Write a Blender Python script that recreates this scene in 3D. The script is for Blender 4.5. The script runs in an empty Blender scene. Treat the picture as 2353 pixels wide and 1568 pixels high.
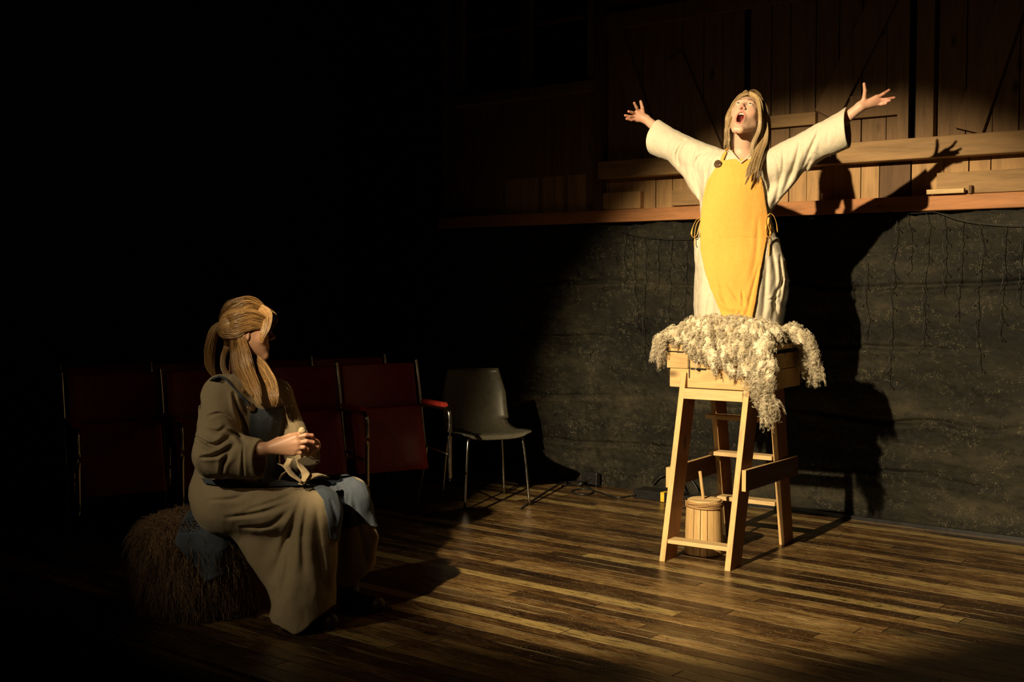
import bpy, math, random
import numpy as np
from mathutils import Vector, Matrix
sc = bpy.context.scene
col = sc.collection
random.seed(7)
PI = math.pi
# ------------------------------------------------------------------ camera
FPX, CX, CY, CAMH = 2750.0, 1176.5, 784.0, 1.4
PITCH = math.atan(139.0 / FPX)
cam = bpy.data.cameras.new('camera')
cam.sensor_width = 36.0
cam.lens = FPX / 2353.0 * 36.0
cam.clip_start = 0.05
cam_o = bpy.data.objects.new('camera', cam)
col.objects.link(cam_o)
cam_o.location = (0, 0, CAMH)
cam_o.rotation_euler = (PI / 2 - PITCH, 0, 0)
sc.camera = cam_o
# ------------------------------------------------------------------ world and exposure
w = bpy.data.worlds.new('dark_theatre')
sc.world = w
w.use_nodes = True
w.node_tree.nodes['Background'].inputs[0].default_value = (0.5, 0.42, 0.35, 1)
w.node_tree.nodes['Background'].inputs[1].default_value = 0.0012
sc.view_settings.view_transform = 'Standard'
sc.view_settings.look = 'None'
sc.view_settings.gamma = 1.0
sc.view_settings.use_curve_mapping = False
sc.view_settings.exposure = 0.0
# ------------------------------------------------------------------ stage lanterns: one hot beam with its soft spill, and a weak side lamp on the seated figure
LAMP = Vector((-2.70, 0.70, 3.70))
def spot(name, target, energy, deg, blend, colr, size=0.05, loc=LAMP):
    l = bpy.data.lights.new(name, 'SPOT')
    l.energy = energy; l.color = colr
    l.spot_size = math.radians(deg); l.spot_blend = blend
    l.shadow_soft_size = size
    o = bpy.data.objects.new(name, l)
    col.objects.link(o)
    o.location = loc
    d = (Vector(target) - Vector(loc)).normalized()
    o.rotation_euler = d.to_track_quat('-Z', 'Y').to_euler()
    return o
WARM = (1.0, 0.78, 0.46)
spot('stage_spotlight', (1.04, 5.91, 0.88), 4100, 31.2, 0.42, WARM)
spot('stage_spotlight_spill', (1.12, 5.84, 0.80), 70, 50, 1.0, (1.0, 0.66, 0.32))
spot('side_fill_lamp', (-0.95, 4.85, 0.80), 235, 25, 1.0, (1.0, 0.84, 0.56), 0.06, Vector((-4.0, 2.2, 3.3)))

# ------------------------------------------------------------------ picture-to-place helpers (used only to read positions off the photograph)
def ray(px, py):
    x = (px - CX) / FPX; y = -(py - CY) / FPX
    cp, sp = math.cos(PITCH), math.sin(PITCH)
    return np.array([x, cp + y * sp, -sp + y * cp])
def U(px, py, Y):
    d = ray(px, py); t = Y / d[1]
    return np.array([0, 0, CAMH]) + d * t
def G(px, py, z=0.0):
    d = ray(px, py); t = (z - CAMH) / d[2]
    return np.array([0, 0, CAMH]) + d * t
WO = np.array([0.317, 8.37, 0.0])
WA = math.atan2(-0.6265, 0.7796)
WU = np.array([0.7796, -0.6265, 0.0]); WN = np.array([0.6265, 0.7796, 0.0])   # along the wall; into the wall
def WS(px, py, out=0.0):
    """picture point -> (s along wall, z) on the wall plane moved 'out' into the room"""
    d = ray(px, py); o = np.array([0, 0, CAMH])
    t = (np.dot(WO - WN * out - o, WN)) / np.dot(d, WN)
    p = o + d * t
    return float(np.dot(p - WO, WU)), float(p[2])
def L2W(s, y, z):
    return WO + WU * s + WN * y + np.array([0, 0, z])

# ------------------------------------------------------------------ object helpers
def tag(o, label=None, cat=None, group=None, kind=None):
    if label: o['label'] = label
    if cat: o['category'] = cat
    if group: o['group'] = group
    if kind: o['kind'] = kind
    return o
def root(name, label, cat, loc=(0, 0, 0), rz=0.0, group=None):
    o = bpy.data.objects.new(name, None)
    col.objects.link(o)
    o.location = tuple(float(v) for v in loc); o.rotation_euler = (0, 0, rz)
    o.empty_display_size = 0.1
    return tag(o, label, cat, group)
def mesh_np(name, V, F, smooth=True, colr=None):
    V = np.asarray(V, dtype=np.float32); 
    me = bpy.data.meshes.new(name)
    if isinstance(F, np.ndarray):
        n, k = F.shape
        me.vertices.add(len(V)); me.vertices.foreach_set('co', V.ravel())
        me.loops.add(n * k); me.loops.foreach_set('vertex_index', F.astype(np.int32).ravel())
        me.polygons.add(n)
        me.polygons.foreach_set('loop_start', np.arange(0, n * k, k, dtype=np.int32))
        me.polygons.foreach_set('loop_total', np.full(n, k, dtype=np.int32))
        me.update(calc_edges=True)
        me.validate()
    else:
        me.from_pydata([tuple(float(c) for c in v) for v in V], [], [tuple(int(i) for i in f) for f in F])
        me.update()
    me.polygons.foreach_set('use_smooth', np.full(len(me.polygons), smooth, dtype=bool))
    if colr is not None:
        at = me.color_attributes.new('Col', 'FLOAT_COLOR', 'POINT')
        c = np.ones((len(V), 4), dtype=np.float32); c[:, :3] = colr
        at.data.foreach_set('color', c.ravel())
    return me
def put(name, V, F, mat, parent=None, base=None, smooth=True, colr=None, bevel=0.0, loc=None, rz=0.0):
    """V given in world space when base (the root's location) is set, else in local space"""
    V = np.asarray(V, dtype=np.float64)
    if base is not None: V = V - np.asarray(base, dtype=np.float64)
    me = mesh_np(name, V, F, smooth, colr)
    me.materials.append(mat)
    o = bpy.data.objects.new(name, me)
    col.objects.link(o)
    if parent is not None: o.parent = parent
    if loc is not None: o.location = tuple(float(v) for v in loc)
    if rz: o.rotation_euler = (0, 0, rz)
    if bevel:
        m = o.modifiers.new('bevel', 'BEVEL'); m.width = bevel; m.segments = 2; m.limit_method = 'ANGLE'; m.angle_limit = 0.6
    return o
def merge(parts):
    Vs, Fs, n = [], [], 0
    for V, F in parts:
        Vs.append(np.asarray(V, dtype=np.float64)); Fs += [tuple(int(i) + n for i in f) for f in F]; n += len(V)
    return np.vstack(Vs), Fs
BF = [(0, 3, 2, 1), (4, 5, 6, 7), (0, 1, 5, 4), (1, 2, 6, 5), (2, 3, 7, 6), (3, 0, 4, 7)]
def box(x0, x1, y0, y1, z0, z1):
    return np.array([(x0, y0, z0), (x1, y0, z0), (x1, y1, z0), (x0, y1, z0), (x0, y0, z1), (x1, y0, z1), (x1, y1, z1), (x0, y1, z1)], float), list(BF)
def extr(pts, a0, a1, axis='x'):
    """prism: 2D outline (counter-clockwise in the other two axes) extruded along axis"""
    n = len(pts); V = []
    for a in (a0, a1):
        for p, q in pts:
            V.append({'x': (a, p, q), 'y': (p, a, q), 'z': (p, q, a)}[axis])
    F = [tuple(range(n))[::-1], tuple(range(n, 2 * n))] + [(i, (i + 1) % n, n + (i + 1) % n, n + i) for i in range(n)]
    if axis == 'y': F = [f[::-1] for f in F]
    return np.array(V, float), F
def spline(pts, n):
    """Catmull-Rom through pts (K,D) -> n points"""
    P = np.asarray(pts, float); K = len(P)
    Q = np.vstack([2 * P[0] - P[1], P, 2 * P[-1] - P[-2]])
    t = np.linspace(0, K - 1, n); i = np.minimum(t.astype(int), K - 2); f = (t - i)[:, None]
    a, b, c, d = Q[i], Q[i + 1], Q[i + 2], Q[i + 3]
    return 0.5 * (2 * b + (c - a) * f + (2 * a - 5 * b + 4 * c - d) * f ** 2 + (3 * b - 3 * c + d - a) * f ** 3)
def tubes(P, R, sides=4, flat=1.0):
    """P (N,K,3) paths, R (N,K) radii -> V, F arrays (open tubes closed by radius going small); also per-path index"""
    N, K, _ = P.shape
    T = np.gradient(P, axis=1); T /= np.linalg.norm(T, axis=2, keepdims=True) + 1e-9
    ref = np.zeros((N, 1, 3)); ref[..., 2] = 1.0
    mean = T.mean(axis=1, keepdims=True); bad = np.abs(mean[..., 2]) > 0.8
    ref = np.where(bad[..., None], np.array([1.0, 0.15, 0.0]), ref)
    A = np.cross(T, ref); A /= np.linalg.norm(A, axis=2, keepdims=True) + 1e-9
    B = np.cross(T, A)
    ang = np.arange(sides) * 2 * PI / sides
    V = P[:, :, None, :] + R[:, :, None, None] * (np.cos(ang)[None, None, :, None] * A[:, :, None, :] + flat * np.sin(ang)[None, None, :, None] * B[:, :, None, :])
    V = V.reshape(-1, 3)
    n = np.arange(N)[:, None, None] * K * sides; k = np.arange(K - 1)[None, :, None] * sides; s = np.arange(sides)[None, None, :]
    s2 = (s + 1) % sides
    F = np.stack([n + k + s, n + k + s2, n + k + sides + s2, n + k + sides + s], axis=-1).reshape(-1, 4)
    return V, F
def tube1(pts, r, n=None, sides=10, r1=None, cap=True):
    P = spline(pts, n) if n else np.asarray(pts, float)
    K = len(P); R = np.linspace(r, r if r1 is None else r1, K)
    V, F = tubes(P[None], R[None], sides); F = [tuple(f) for f in F]
    if cap: F += [tuple(range(sides))[::-1], tuple(range((K - 1) * sides, K * sides))]
    return V, F
def lathe(prof, n=24, c=(0, 0, 0)):
    V = []; F = []
    for r, z in prof:
        for i in range(n):
            a = 2 * PI * i / n; V.append((c[0] + r * math.cos(a), c[1] + r * math.sin(a), c[2] + z))
    m = len(prof)
    for j in range(m - 1):
        for i in range(n):
            F.append((j * n + i, j * n + (i + 1) % n, (j + 1) * n + (i + 1) % n, (j + 1) * n + i))
    F.append(tuple(range(n))[::-1]); F.append(tuple(range((m - 1) * n, m * n)))
    return np.array(V), F

# ------------------------------------------------------------------ numpy noise
def _h(i, j, k, s=0):
    n = (i * 374761393 + j * 668265263 + k * 2147483647 + s * 974634777) & 0xffffffff
    n = ((n ^ (n >> 13)) * 1274126177) & 0xffffffff
    n = ((n ^ (n >> 16)) * 2246822519) & 0xffffffff
    return ((n ^ (n >> 13)) & 0xffff) / 65535.0
def vn(P, scale=1.0, seed=0):
    Q = np.asarray(P) * scale + 1000.0
    I = np.floor(Q).astype(np.int64); f = Q - I; f = f * f * (3 - 2 * f)
    x, y, z = I[..., 0], I[..., 1], I[..., 2]; fx, fy, fz = f[..., 0], f[..., 1], f[..., 2]
    def L(a, b, t): return a + (b - a) * t
    c = [[[ _h(x + a, y + b, z + d, seed) for d in (0, 1)] for b in (0, 1)] for a in (0, 1)]
    return L(L(L(c[0][0][0], c[1][0][0], fx), L(c[0][1][0], c[1][1][0], fx), fy), L(L(c[0][0][1], c[1][0][1], fx), L(c[0][1][1], c[1][1][1], fx), fy), fz) * 2 - 1
def fbm(P, scale, oct=3, seed=0):
    v = 0; a = 1.0
    for i in range(oct):
        v = v + a * vn(P, scale, seed + i); a *= 0.5; scale *= 2.03
    return v

# ------------------------------------------------------------------ distance-field modelling
def sdcap(P, a, b, ra, rb):
    a = np.asarray(a, float); b = np.asarray(b, float); ab = b - a
    t = np.clip(((P - a) @ ab) / (ab @ ab + 1e-12), 0, 1)
    return np.linalg.norm(P - (a + t[:, None] * ab), axis=1) - (ra + (rb - ra) * t)
def sdell(P, c, r, M=None):
    Q = P - np.asarray(c, float)
    if M is not None: Q = Q @ M        # columns of M are the ellipsoid's axes
    r = np.asarray(r, float)
    k0 = np.linalg.norm(Q / r, axis=1); k1 = np.linalg.norm(Q / (r * r), axis=1)
    return k0 * (k0 - 1) / (k1 + 1e-9)
def sdtri(P, a, b, c, rad):
    a, b, c = (np.asarray(v, float) for v in (a, b, c))
    ba, cb, ac = b - a, c - b, a - c; pa, pb, pc = P - a, P - b, P - c
    n = np.cross(ba, ac)
    s = np.sign(pa @ np.cross(ba, n)) + np.sign(pb @ np.cross(cb, n)) + np.sign(pc @ np.cross(ac, n))
    def e(v, p):
        t = np.clip((p @ v) / (v @ v), 0, 1); q = v[None] * t[:, None] - p
        return (q * q).sum(1)
    d = np.where(s < 2.0, np.minimum(np.minimum(e(ba, pa), e(cb, pb)), e(ac, pc)), (pa @ n) ** 2 / (n @ n))
    return np.sqrt(d) - rad
def smin(a, b, k):
    h = np.clip(0.5 + 0.5 * (b - a) / k, 0, 1)
    return b + (a - b) * h - k * h * (1 - h)
def smax(a, b, k): return -smin(-a, -b, k)
def sdpoly(x, y, pts):
    pts = np.asarray(pts, float); n = len(pts)
    d = np.full(x.shape, 1e9); s = np.ones(x.shape)
    for i in range(n):
        a = pts[i]; b = pts[i - 1]; e = b - a
        wx = x - a[0]; wy = y - a[1]
        t = np.clip((wx * e[0] + wy * e[1]) / (e @ e), 0, 1)
        d = np.minimum(d, (wx - e[0] * t) ** 2 + (wy - e[1] * t) ** 2)
        c1 = y >= a[1]; c2 = y < b[1]; c3 = e[0] * wy > e[1] * wx
        flip = (c1 & c2 & c3) | (~c1 & ~c2 & ~c3)
        s = np.where(flip, -s, s)
    return s * np.sqrt(d)
def loft(P, rows):
    """rows: (z, cx, cy, rx, ry) sorted by z; elliptical column"""
    R = np.array(rows, float); z = P[:, 2]
    g = [np.interp(z, R[:, 0], R[:, k]) for k in (1, 2, 3, 4)]
    q = np.sqrt(((P[:, 0] - g[0]) / g[2]) ** 2 + ((P[:, 1] - g[1]) / g[3]) ** 2)
    d = (q - 1) * np.minimum(g[2], g[3])
    return np.maximum(d, np.maximum(R[0, 0] - z, z - R[-1, 0]))
def polycap(P, pts, rad, k=0.0):
    d = None
    for i in range(len(pts) - 1):
        e = sdcap(P, pts[i], pts[i + 1], rad[i], rad[i + 1])
        d = e if d is None else (smin(d, e, k) if k else np.minimum(d, e))
    return d
def local(P, c, R, fn):
    """evaluate fn only near a sphere"""
    far = np.linalg.norm(P - np.asarray(c, float), axis=1) - R
    out = far.copy() + 0.01; m = far < 0.03
    if m.any(): out[m] = fn(P[m])
    return out
def surf(fn, lo, hi, h, margin=0.012):
    """naive surface nets over sparse blocks"""
    B = 8; lo = np.asarray(lo, float); hi = np.asarray(hi, float)
    nb = np.ceil((hi - lo) / (B * h)).astype(int)
    g = np.stack(np.meshgrid(*[np.arange(n) for n in nb], indexing='ij'), -1).reshape(-1, 3)
    cen = lo + (g + 0.5) * B * h
    d = np.concatenate([fn(cen[i:i + 100000]) for i in range(0, len(cen), 100000)])
    g = g[np.abs(d) < B * h * 0.87 + margin]
    o = np.stack(np.meshgrid(*[np.arange(B + 1)] * 3, indexing='ij'), -1).reshape(-1, 3)
    big = (nb * B + 2).astype(np.int64)
    def cid(c): return (c[..., 0] * big[1] + c[..., 1]) * big[2] + c[..., 2]
    VV, ID, Q = [], [], []
    for s in range(0, len(g), 250):
        gb = g[s:s + 250]; base = gb * B
        pts = lo + (base[:, None, :] + o[None]) * h
        D = fn(pts.reshape(-1, 3)).reshape(len(gb), B + 1, B + 1, B + 1)
        S = D < 0
        # cells
        acc = np.zeros((len(gb), B, B, B, 3)); cnt = np.zeros((len(gb), B, B, B))
        off = [(a, b, c) for a in (0, 1) for b in (0, 1) for c in (0, 1)]
        def C(A, f): return A[:, f[0]:f[0] + B, f[1]:f[1] + B, f[2]:f[2] + B]
        for f in off:
            for ax in range(3):
                if f[ax]: continue
                f2 = list(f); f2[ax] = 1
                d0, d1 = C(D, f), C(D, f2); x = C(S, f) != C(S, f2)
                t = np.where(x, d0 / np.where(x, d0 - d1, 1), 0)
                cnt += x
                for k in range(3):
                    acc[..., k] += x * (f[k] + (t if k == ax else 0))
        act = cnt > 0
        bi, ci, cj, ck = np.nonzero(act)
        cell = base[bi] + np.stack([ci, cj, ck], -1)
        VV.append(lo + (cell + acc[act] / cnt[act][:, None]) * h); ID.append(cid(cell))
        for ax in range(3):
            a = [slice(None), slice(0, B), slice(0, B), slice(0, B)]; b = list(a); b[ax + 1] = slice(1, B + 1)
            s0, s1 = S[tuple(a)], S[tuple(b)]
            bi, ci, cj, ck = np.nonzero(s0 != s1)
            c = base[bi] + np.stack([ci, cj, ck], -1)
            inv = s1[bi, ci, cj, ck]
            u = np.zeros(3, int); v = np.zeros(3, int); u[(ax + 1) % 3] = 1; v[(ax + 2) % 3] = 1
            q = np.stack([cid(c - u - v), cid(c - v), cid(c), cid(c - u)], -1)
            q[inv] = q[inv][:, ::-1]
            Q.append(q)
    V = np.concatenate(VV); ID = np.concatenate(ID); Q = np.concatenate(Q)
    order = np.argsort(ID); IDs = ID[order]
    pos = np.clip(np.searchsorted(IDs, Q), 0, len(IDs) - 1)
    ok = (IDs[pos] == Q).all(1)
    F = order[pos[ok]]
    return V, F
# ------------------------------------------------------------------ materials
class N:
    def __init__(s, name):
        s.m = bpy.data.materials.new(name); s.m.use_nodes = True
        s.t = s.m.node_tree; s.b = s.t.nodes['Principled BSDF']
    def n(s, typ, **kw):
        x = s.t.nodes.new('ShaderNode' + typ)
        for k, v in kw.items(): setattr(x, k, v)
        return x
    def l(s, a, b): s.t.links.new(a, b)
    def val(s, x, inp):
        if isinstance(x, (int, float, tuple)): inp.default_value = x
        else: s.l(x, inp)
    def math(s, op, a, b=0.0, c=None, clamp=False):
        x = s.n('Math', operation=op); x.use_clamp = clamp
        s.val(a, x.inputs[0]); s.val(b, x.inputs[1])
        if c is not None: s.val(c, x.inputs[2])
        return x.outputs[0]
    def coord(s, scale=(1, 1, 1), rot=(0, 0, 0), kind='Object', src=None):
        if src is None: src = s.n('TexCoord').outputs[kind]
        mp = s.n('Mapping'); s.l(src, mp.inputs[0]); mp.inputs['Scale'].default_value = scale; mp.inputs['Rotation'].default_value = rot
        return mp.outputs[0]
    def noise(s, vec, scale, detail=4, rough=0.55, dist=0.0, col=False):
        x = s.n('TexNoise'); s.l(vec, x.inputs['Vector']); x.inputs['Scale'].default_value = scale
        x.inputs['Detail'].default_value = detail; x.inputs['Roughness'].default_value = rough; x.inputs['Distortion'].default_value = dist
        return x.outputs[1 if col else 0]
    def ramp(s, fac, stops):
        x = s.n('ValToRGB'); s.val(fac, x.inputs[0]); e = x.color_ramp.elements
        while len(e) < len(stops): e.new(0.5)
        for i, (p, c) in enumerate(stops):
            e[i].position = p; e[i].color = (c[0], c[1], c[2], 1) if isinstance(c, tuple) else (c, c, c, 1)
        return x.outputs[0]
    def mix(s, f, a, b, typ='MIX'):
        x = s.n('Mix', data_type='RGBA', blend_type=typ); s.val(f, x.inputs[0])
        for v, i in ((a, 6), (b, 7)):
            if isinstance(v, tuple): v = (v[0], v[1], v[2], 1)
            s.val(v, x.inputs[i])
        return x.outputs[2]
    def bump(s, h, strength, dist=0.01, prev=None):
        x = s.n('Bump'); s.l(h, x.inputs['Height']); x.inputs['Strength'].default_value = strength; x.inputs['Distance'].default_value = dist
        if prev is not None: s.l(prev, x.inputs['Normal'])
        return x.outputs[0]
    def out(s, colr=None, rough=None, normal=None, metal=None, spec=None, sheen=None, sss=None):
        b = s.b
        if colr is not None: s.val((*colr, 1) if isinstance(colr, tuple) else colr, b.inputs['Base Color'])
        if rough is not None: s.val(rough, b.inputs['Roughness'])
        if normal is not None: s.l(normal, b.inputs['Normal'])
        if metal is not None: b.inputs['Metallic'].default_value = metal
        if spec is not None: s.val(spec, b.inputs['Specular IOR Level'])
        if sheen: b.inputs['Sheen Weight'].default_value = sheen; b.inputs['Sheen Roughness'].default_value = 0.4
        if sss: b.inputs['Subsurface Weight'].default_value = sss; b.inputs['Subsurface Radius'].default_value = (0.012, 0.005, 0.003); b.inputs['Subsurface Scale'].default_value = 1.0
        return s.m
def mul(c, f): return tuple(x * f for x in c)

def m_wood(name, c, axis=2, knots=True, rough=0.6, spec=0.3):
    n = N(name)
    sc3 = [9, 9, 9]; sc3[axis] = 0.9
    v = n.coord(tuple(sc3))
    g = n.noise(v, 2.2, 5, 0.6, 0.6)
    fine = n.noise(n.coord(tuple(x * 6 for x in sc3)), 2.0, 3)
    c1 = n.ramp(g, [(0.3, mul(c, 0.62)), (0.52, c), (0.75, mul(c, 1.18))])
    c2 = n.mix(0.25, c1, n.ramp(fine, [(0.35, mul(c, 0.5)), (0.6, c)]))
    if knots:
        sk = [3.2, 3.2, 3.2]; sk[axis] = 1.6
        vo = n.n('TexVoronoi'); n.l(n.coord(tuple(sk)), vo.inputs['Vector']); vo.inputs['Scale'].default_value = 1.5
        k = n.ramp(vo.outputs['Distance'], [(0.04, 1.0), (0.13, 0.0)])
        c2 = n.mix(k, c2, mul(c, 0.2))
    bp = n.bump(fine, 0.25, 0.002)
    return n.out(c2, rough, bp, spec=spec)
def m_cloth(name, c, var=0.12, weave=0.3, rough=0.9, crumple=0.25, sheen=0.15):
    n = N(name)
    v = n.coord()
    a = n.noise(v, 5, 4)
    w1 = n.noise(n.coord((500, 500, 60)), 1.0, 1); w2 = n.noise(n.coord((60, 60, 600)), 1.0, 1)
    c1 = n.ramp(a, [(0.3, mul(c, 1 - var)), (0.7, mul(c, 1 + var * 0.4))])
    wv = n.math('ADD', w1, w2)
    c2 = n.mix(0.35, c1, n.ramp(n.math('MULTIPLY', wv, 0.5), [(0.4, mul(c, 0.78)), (0.6, mul(c, 1.1))]))
    cr = n.noise(n.coord((1, 1, 0.5)), 22, 3, 0.5, 0.8)
    b1 = n.bump(cr, crumple, 0.012)
    b2 = n.bump(wv, weave, 0.0012, b1)
    return n.out(c2, rough, b2, spec=0.15, sheen=sheen)
def m_plain(name, c, rough=0.5, metal=0.0, spec=0.5, var=0.15, bump=0.1, scale=30):
    n = N(name)
    a = n.noise(n.coord(), scale, 3)
    c1 = n.ramp(a, [(0.3, mul(c, 1 - var)), (0.7, mul(c, 1 + var))])
    return n.out(c1, n.math('MULTIPLY_ADD', a, 0.2, rough - 0.1), n.bump(a, bump, 0.002), metal=metal, spec=spec)
def m_vcol(name, rough=0.5, spec=0.4, sss=0.0, aniso=False, bumps=True, sheen=0.0):
    n = N(name)
    at = n.n('Attribute'); at.attribute_name = 'Col'
    c = at.outputs['Color']
    nz = n.noise(n.coord(), 260, 2)
    c2 = n.mix(0.12, c, n.ramp(nz, [(0.3, 0.35), (0.7, 1.0)]), 'MULTIPLY')
    return n.out(c2, rough, n.bump(nz, 0.12, 0.0008) if bumps else None, spec=spec, sss=sss, sheen=sheen)

def m_floor():
    n = N('worn_varnished_boards')
    tc = n.n('TexCoord').outputs['Object']
    sep = n.n('SeparateXYZ'); n.l(tc, sep.inputs[0])
    x, y = sep.outputs[0], sep.outputs[1]
    W = 0.082
    ry = n.math('DIVIDE', y, W); row = n.math('FLOOR', ry); fy = n.math('SUBTRACT', ry, row)
    wn = n.n('TexWhiteNoise', noise_dimensions='1D'); n.l(row, wn.inputs['W'])
    xr = n.math('MULTIPLY_ADD', wn.outputs['Value'], 7.3, n.math('DIVIDE', x, 1.9))
    cl = n.math('FLOOR', xr); fx = n.math('SUBTRACT', xr, cl)
    cmb = n.n('CombineXYZ'); n.l(row, cmb.inputs[0]); n.l(cl, cmb.inputs[1])
    wb = n.n('TexWhiteNoise', noise_dimensions='2D'); n.l(cmb.outputs[0], wb.inputs['Vector'])
    r = wb.outputs['Value']
    # per-board texture offset
    off = n.n('CombineXYZ'); n.l(n.math('MULTIPLY', r, 37.0), off.inputs[0]); n.l(n.math('MULTIPLY', r, 11.0), off.inputs[2])
    add = n.n('VectorMath', operation='ADD'); n.l(tc, add.inputs[0]); n.l(off.outputs[0], add.inputs[1])
    pv = add.outputs[0]
    grain = n.noise(n.coord((3, 60, 1), src=pv), 1.6, 5, 0.6, 0.3)
    patch = n.noise(n.coord((1.1, 2.6, 1)), 1.5, 7, 0.66)
    wear = n.noise(n.coord((5, 24, 1), src=pv), 1.6, 9, 0.78, 0.4)
    scr = n.noise(n.coord((9, 70, 1)), 2.0, 5, 0.75)
    t = n.math('ADD', n.math('MULTIPLY', r, 0.30), n.math('MULTIPLY', patch, 0.80))
    t = n.math('ADD', t, n.math('MULTIPLY', wear, 0.95))
    t = n.math('ADD', t, n.math('MULTIPLY', grain, 0.18))
    base = n.ramp(n.math('MULTIPLY', t, 0.5), [(0.43, (0.012, 0.006, 0.003)), (0.52, (0.045, 0.022, 0.008)), (0.58, (0.105, 0.056, 0.019)), (0.64, (0.19, 0.118, 0.044)), (0.74, (0.34, 0.24, 0.11))])
    pale = n.ramp(n.math('FRACT', n.math('MULTIPLY', r, 7.31)), [(0.86, 0.0), (0.88, 0.6)])
    base = n.mix(n.math('MULTIPLY', pale, n.ramp(wear, [(0.38, 0.0), (0.48, 1.0)])), base, (0.36, 0.26, 0.095))
    dkb = n.ramp(n.math('FRACT', n.math('MULTIPLY', r, 3.77)), [(0.80, 0.0), (0.82, 0.6)])
    base = n.mix(dkb, base, (0.018, 0.009, 0.004))
    sm = n.ramp(scr, [(0.60, 0.0), (0.70, 0.7)])
    base = n.mix(sm, base, (0.36, 0.27, 0.14))
    spn = n.noise(n.coord((30, 75, 1)), 2.0, 3, 0.6)
    base = n.mix(n.ramp(spn, [(0.66, 0.0), (0.69, 0.9)]), base, (0.50, 0.42, 0.28))
    dk = n.noise(n.coord((9, 26, 1)), 2.0, 6, 0.75)
    base = n.mix(n.ramp(dk, [(0.34, 0.85), (0.44, 0.0)]), base, (0.012, 0.006, 0.003))
    gy = n.math('MINIMUM', fy, n.math('SUBTRACT', 1.0, fy))
    gx = n.math('MULTIPLY', n.math('MINIMUM', fx, n.math('SUBTRACT', 1.0, fx)), 1.9 / W)
    gap = n.math('MINIMUM', gy, gx)
    gm = n.ramp(gap, [(0.012, 1.0), (0.045, 0.0)])
    # worn pale arris beside some of the gaps
    edge = n.math('MULTIPLY', n.ramp(gy, [(0.03, 0.0), (0.05, 1.0), (0.085, 0.0)]), n.ramp(n.noise(n.coord((1.2, 10, 1)), 2.0, 4), [(0.48, 0.0), (0.56, 1.0)]))
    base = n.mix(edge, base, (0.52, 0.40, 0.22))
    base = n.mix(gm, base, (0.004, 0.002, 0.001))
    rough = n.ramp(n.math('ADD', n.math('MULTIPLY', wear, 0.7), n.math('MULTIPLY', scr, 0.3)), [(0.35, 0.20), (0.6, 0.42)])
    hh = n.math('SUBTRACT', n.math('MULTIPLY', wear, 0.25), n.ramp(gap, [(0.0, 1.0), (0.07, 0.0)]))
    hh = n.math('ADD', hh, n.math('MULTIPLY', r, 0.25))
    return n.out(base, rough, n.bump(hh, 0.5, 0.004), spec=0.45)
def m_concrete():
    n = N('black_painted_rough_concrete')
    v = n.coord()
    big = n.noise(n.coord((0.7, 1, 2.6)), 1.6, 6, 0.6)
    med = n.noise(n.coord((1, 1, 1.6)), 9, 6, 0.7)
    base = n.ramp(big, [(0.35, (0.006, 0.006, 0.005)), (0.5, (0.016, 0.0145, 0.010)), (0.66, (0.040, 0.034, 0.021))])
    base = n.mix(n.ramp(med, [(0.35, 0.7), (0.55, 0.0)]), base, (0.004, 0.004, 0.004))
    vo = n.n('TexVoronoi', voronoi_dimensions='2D'); wv = n.n('VectorMath', operation='MULTIPLY_ADD'); n.l(n.noise(n.coord(), 60, 3, col=True), wv.inputs[0]); wv.inputs[1].default_value = (0.022, 0.022, 0.022); n.l(n.coord((1, 1, 1), (PI / 2, 0, 0)), wv.inputs[2]); n.l(wv.outputs[0], vo.inputs['Vector']); vo.inputs['Scale'].default_value = 125
    vo.inputs['Randomness'].default_value = 1.0
    dots = n.ramp(vo.outputs['Distance'], [(0.17, 1.0), (0.34, 0.0)])
    pick = n.ramp(n.n('SeparateColor').outputs[0] if False else n.noise(v, 38, 2), [(0.50, 0.0), (0.56, 1.0)])
    clus = n.ramp(n.noise(n.coord((1, 1, 1.5)), 4.2, 7, 0.8), [(0.48, 0.0), (0.66, 1.0)])
    fl = n.math('MULTIPLY', n.math('MULTIPLY', dots, pick), clus)
    base = n.mix(n.math('MULTIPLY', fl, 0.55), base, (0.50, 0.43, 0.28))
    # pale chipped lip along the top
    sp = n.n('SeparateXYZ'); n.l(v, sp.inputs[0])
    top = n.ramp(n.math('ADD', sp.outputs[2], n.math('MULTIPLY', n.noise(v, 14, 4), 0.06)), [(0.0, 0.0), (1.0, 1.0)])
    h = n.math('ADD', n.math('MULTIPLY', med, 0.7), n.math('MULTIPLY', fl, 0.3))
    h = n.math('ADD', h, n.math('MULTIPLY', n.noise(v, 45, 4, 0.7), 0.35))
    return n.out(base, n.ramp(med, [(0.3, 0.55), (0.7, 0.9)]), n.bump(h, 1.0, 0.014), spec=0.16)

LINEN = m_cloth('cream_linen', (0.66, 0.59, 0.455), crumple=0.35)
LINEN_B = m_cloth('natural_linen', (0.36, 0.28, 0.17), crumple=0.3)
LINEN_C = m_cloth('pale_linen', (0.46, 0.35, 0.21), crumple=0.3)
MUSTARD = m_cloth('mustard_apron_cotton', (0.82, 0.44, 0.095), var=0.08, crumple=0.15)
BLUE = m_cloth('slate_blue_cotton', (0.080, 0.097, 0.125), crumple=0.25, sheen=0.05)
SKIN = m_vcol('skin', 0.45, 0.35, sss=0.25)
HAIR = m_vcol('hair', 0.34, 0.6, bumps=False)
WOOL = m_vcol('raw_wool', 0.75, 0.2, bumps=False, sheen=0.2)
PINE = m_wood('pale_pine', (0.62, 0.40, 0.17), 2)
PINE_O = m_wood('orange_pine', (0.46, 0.20, 0.06), 2, rough=0.5)
STAIN = m_wood('pine_shaded_brown', (0.27, 0.105, 0.032), 2, rough=0.5)  # same pine as the leg edges, shade of the wide faces put into the colour
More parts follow.
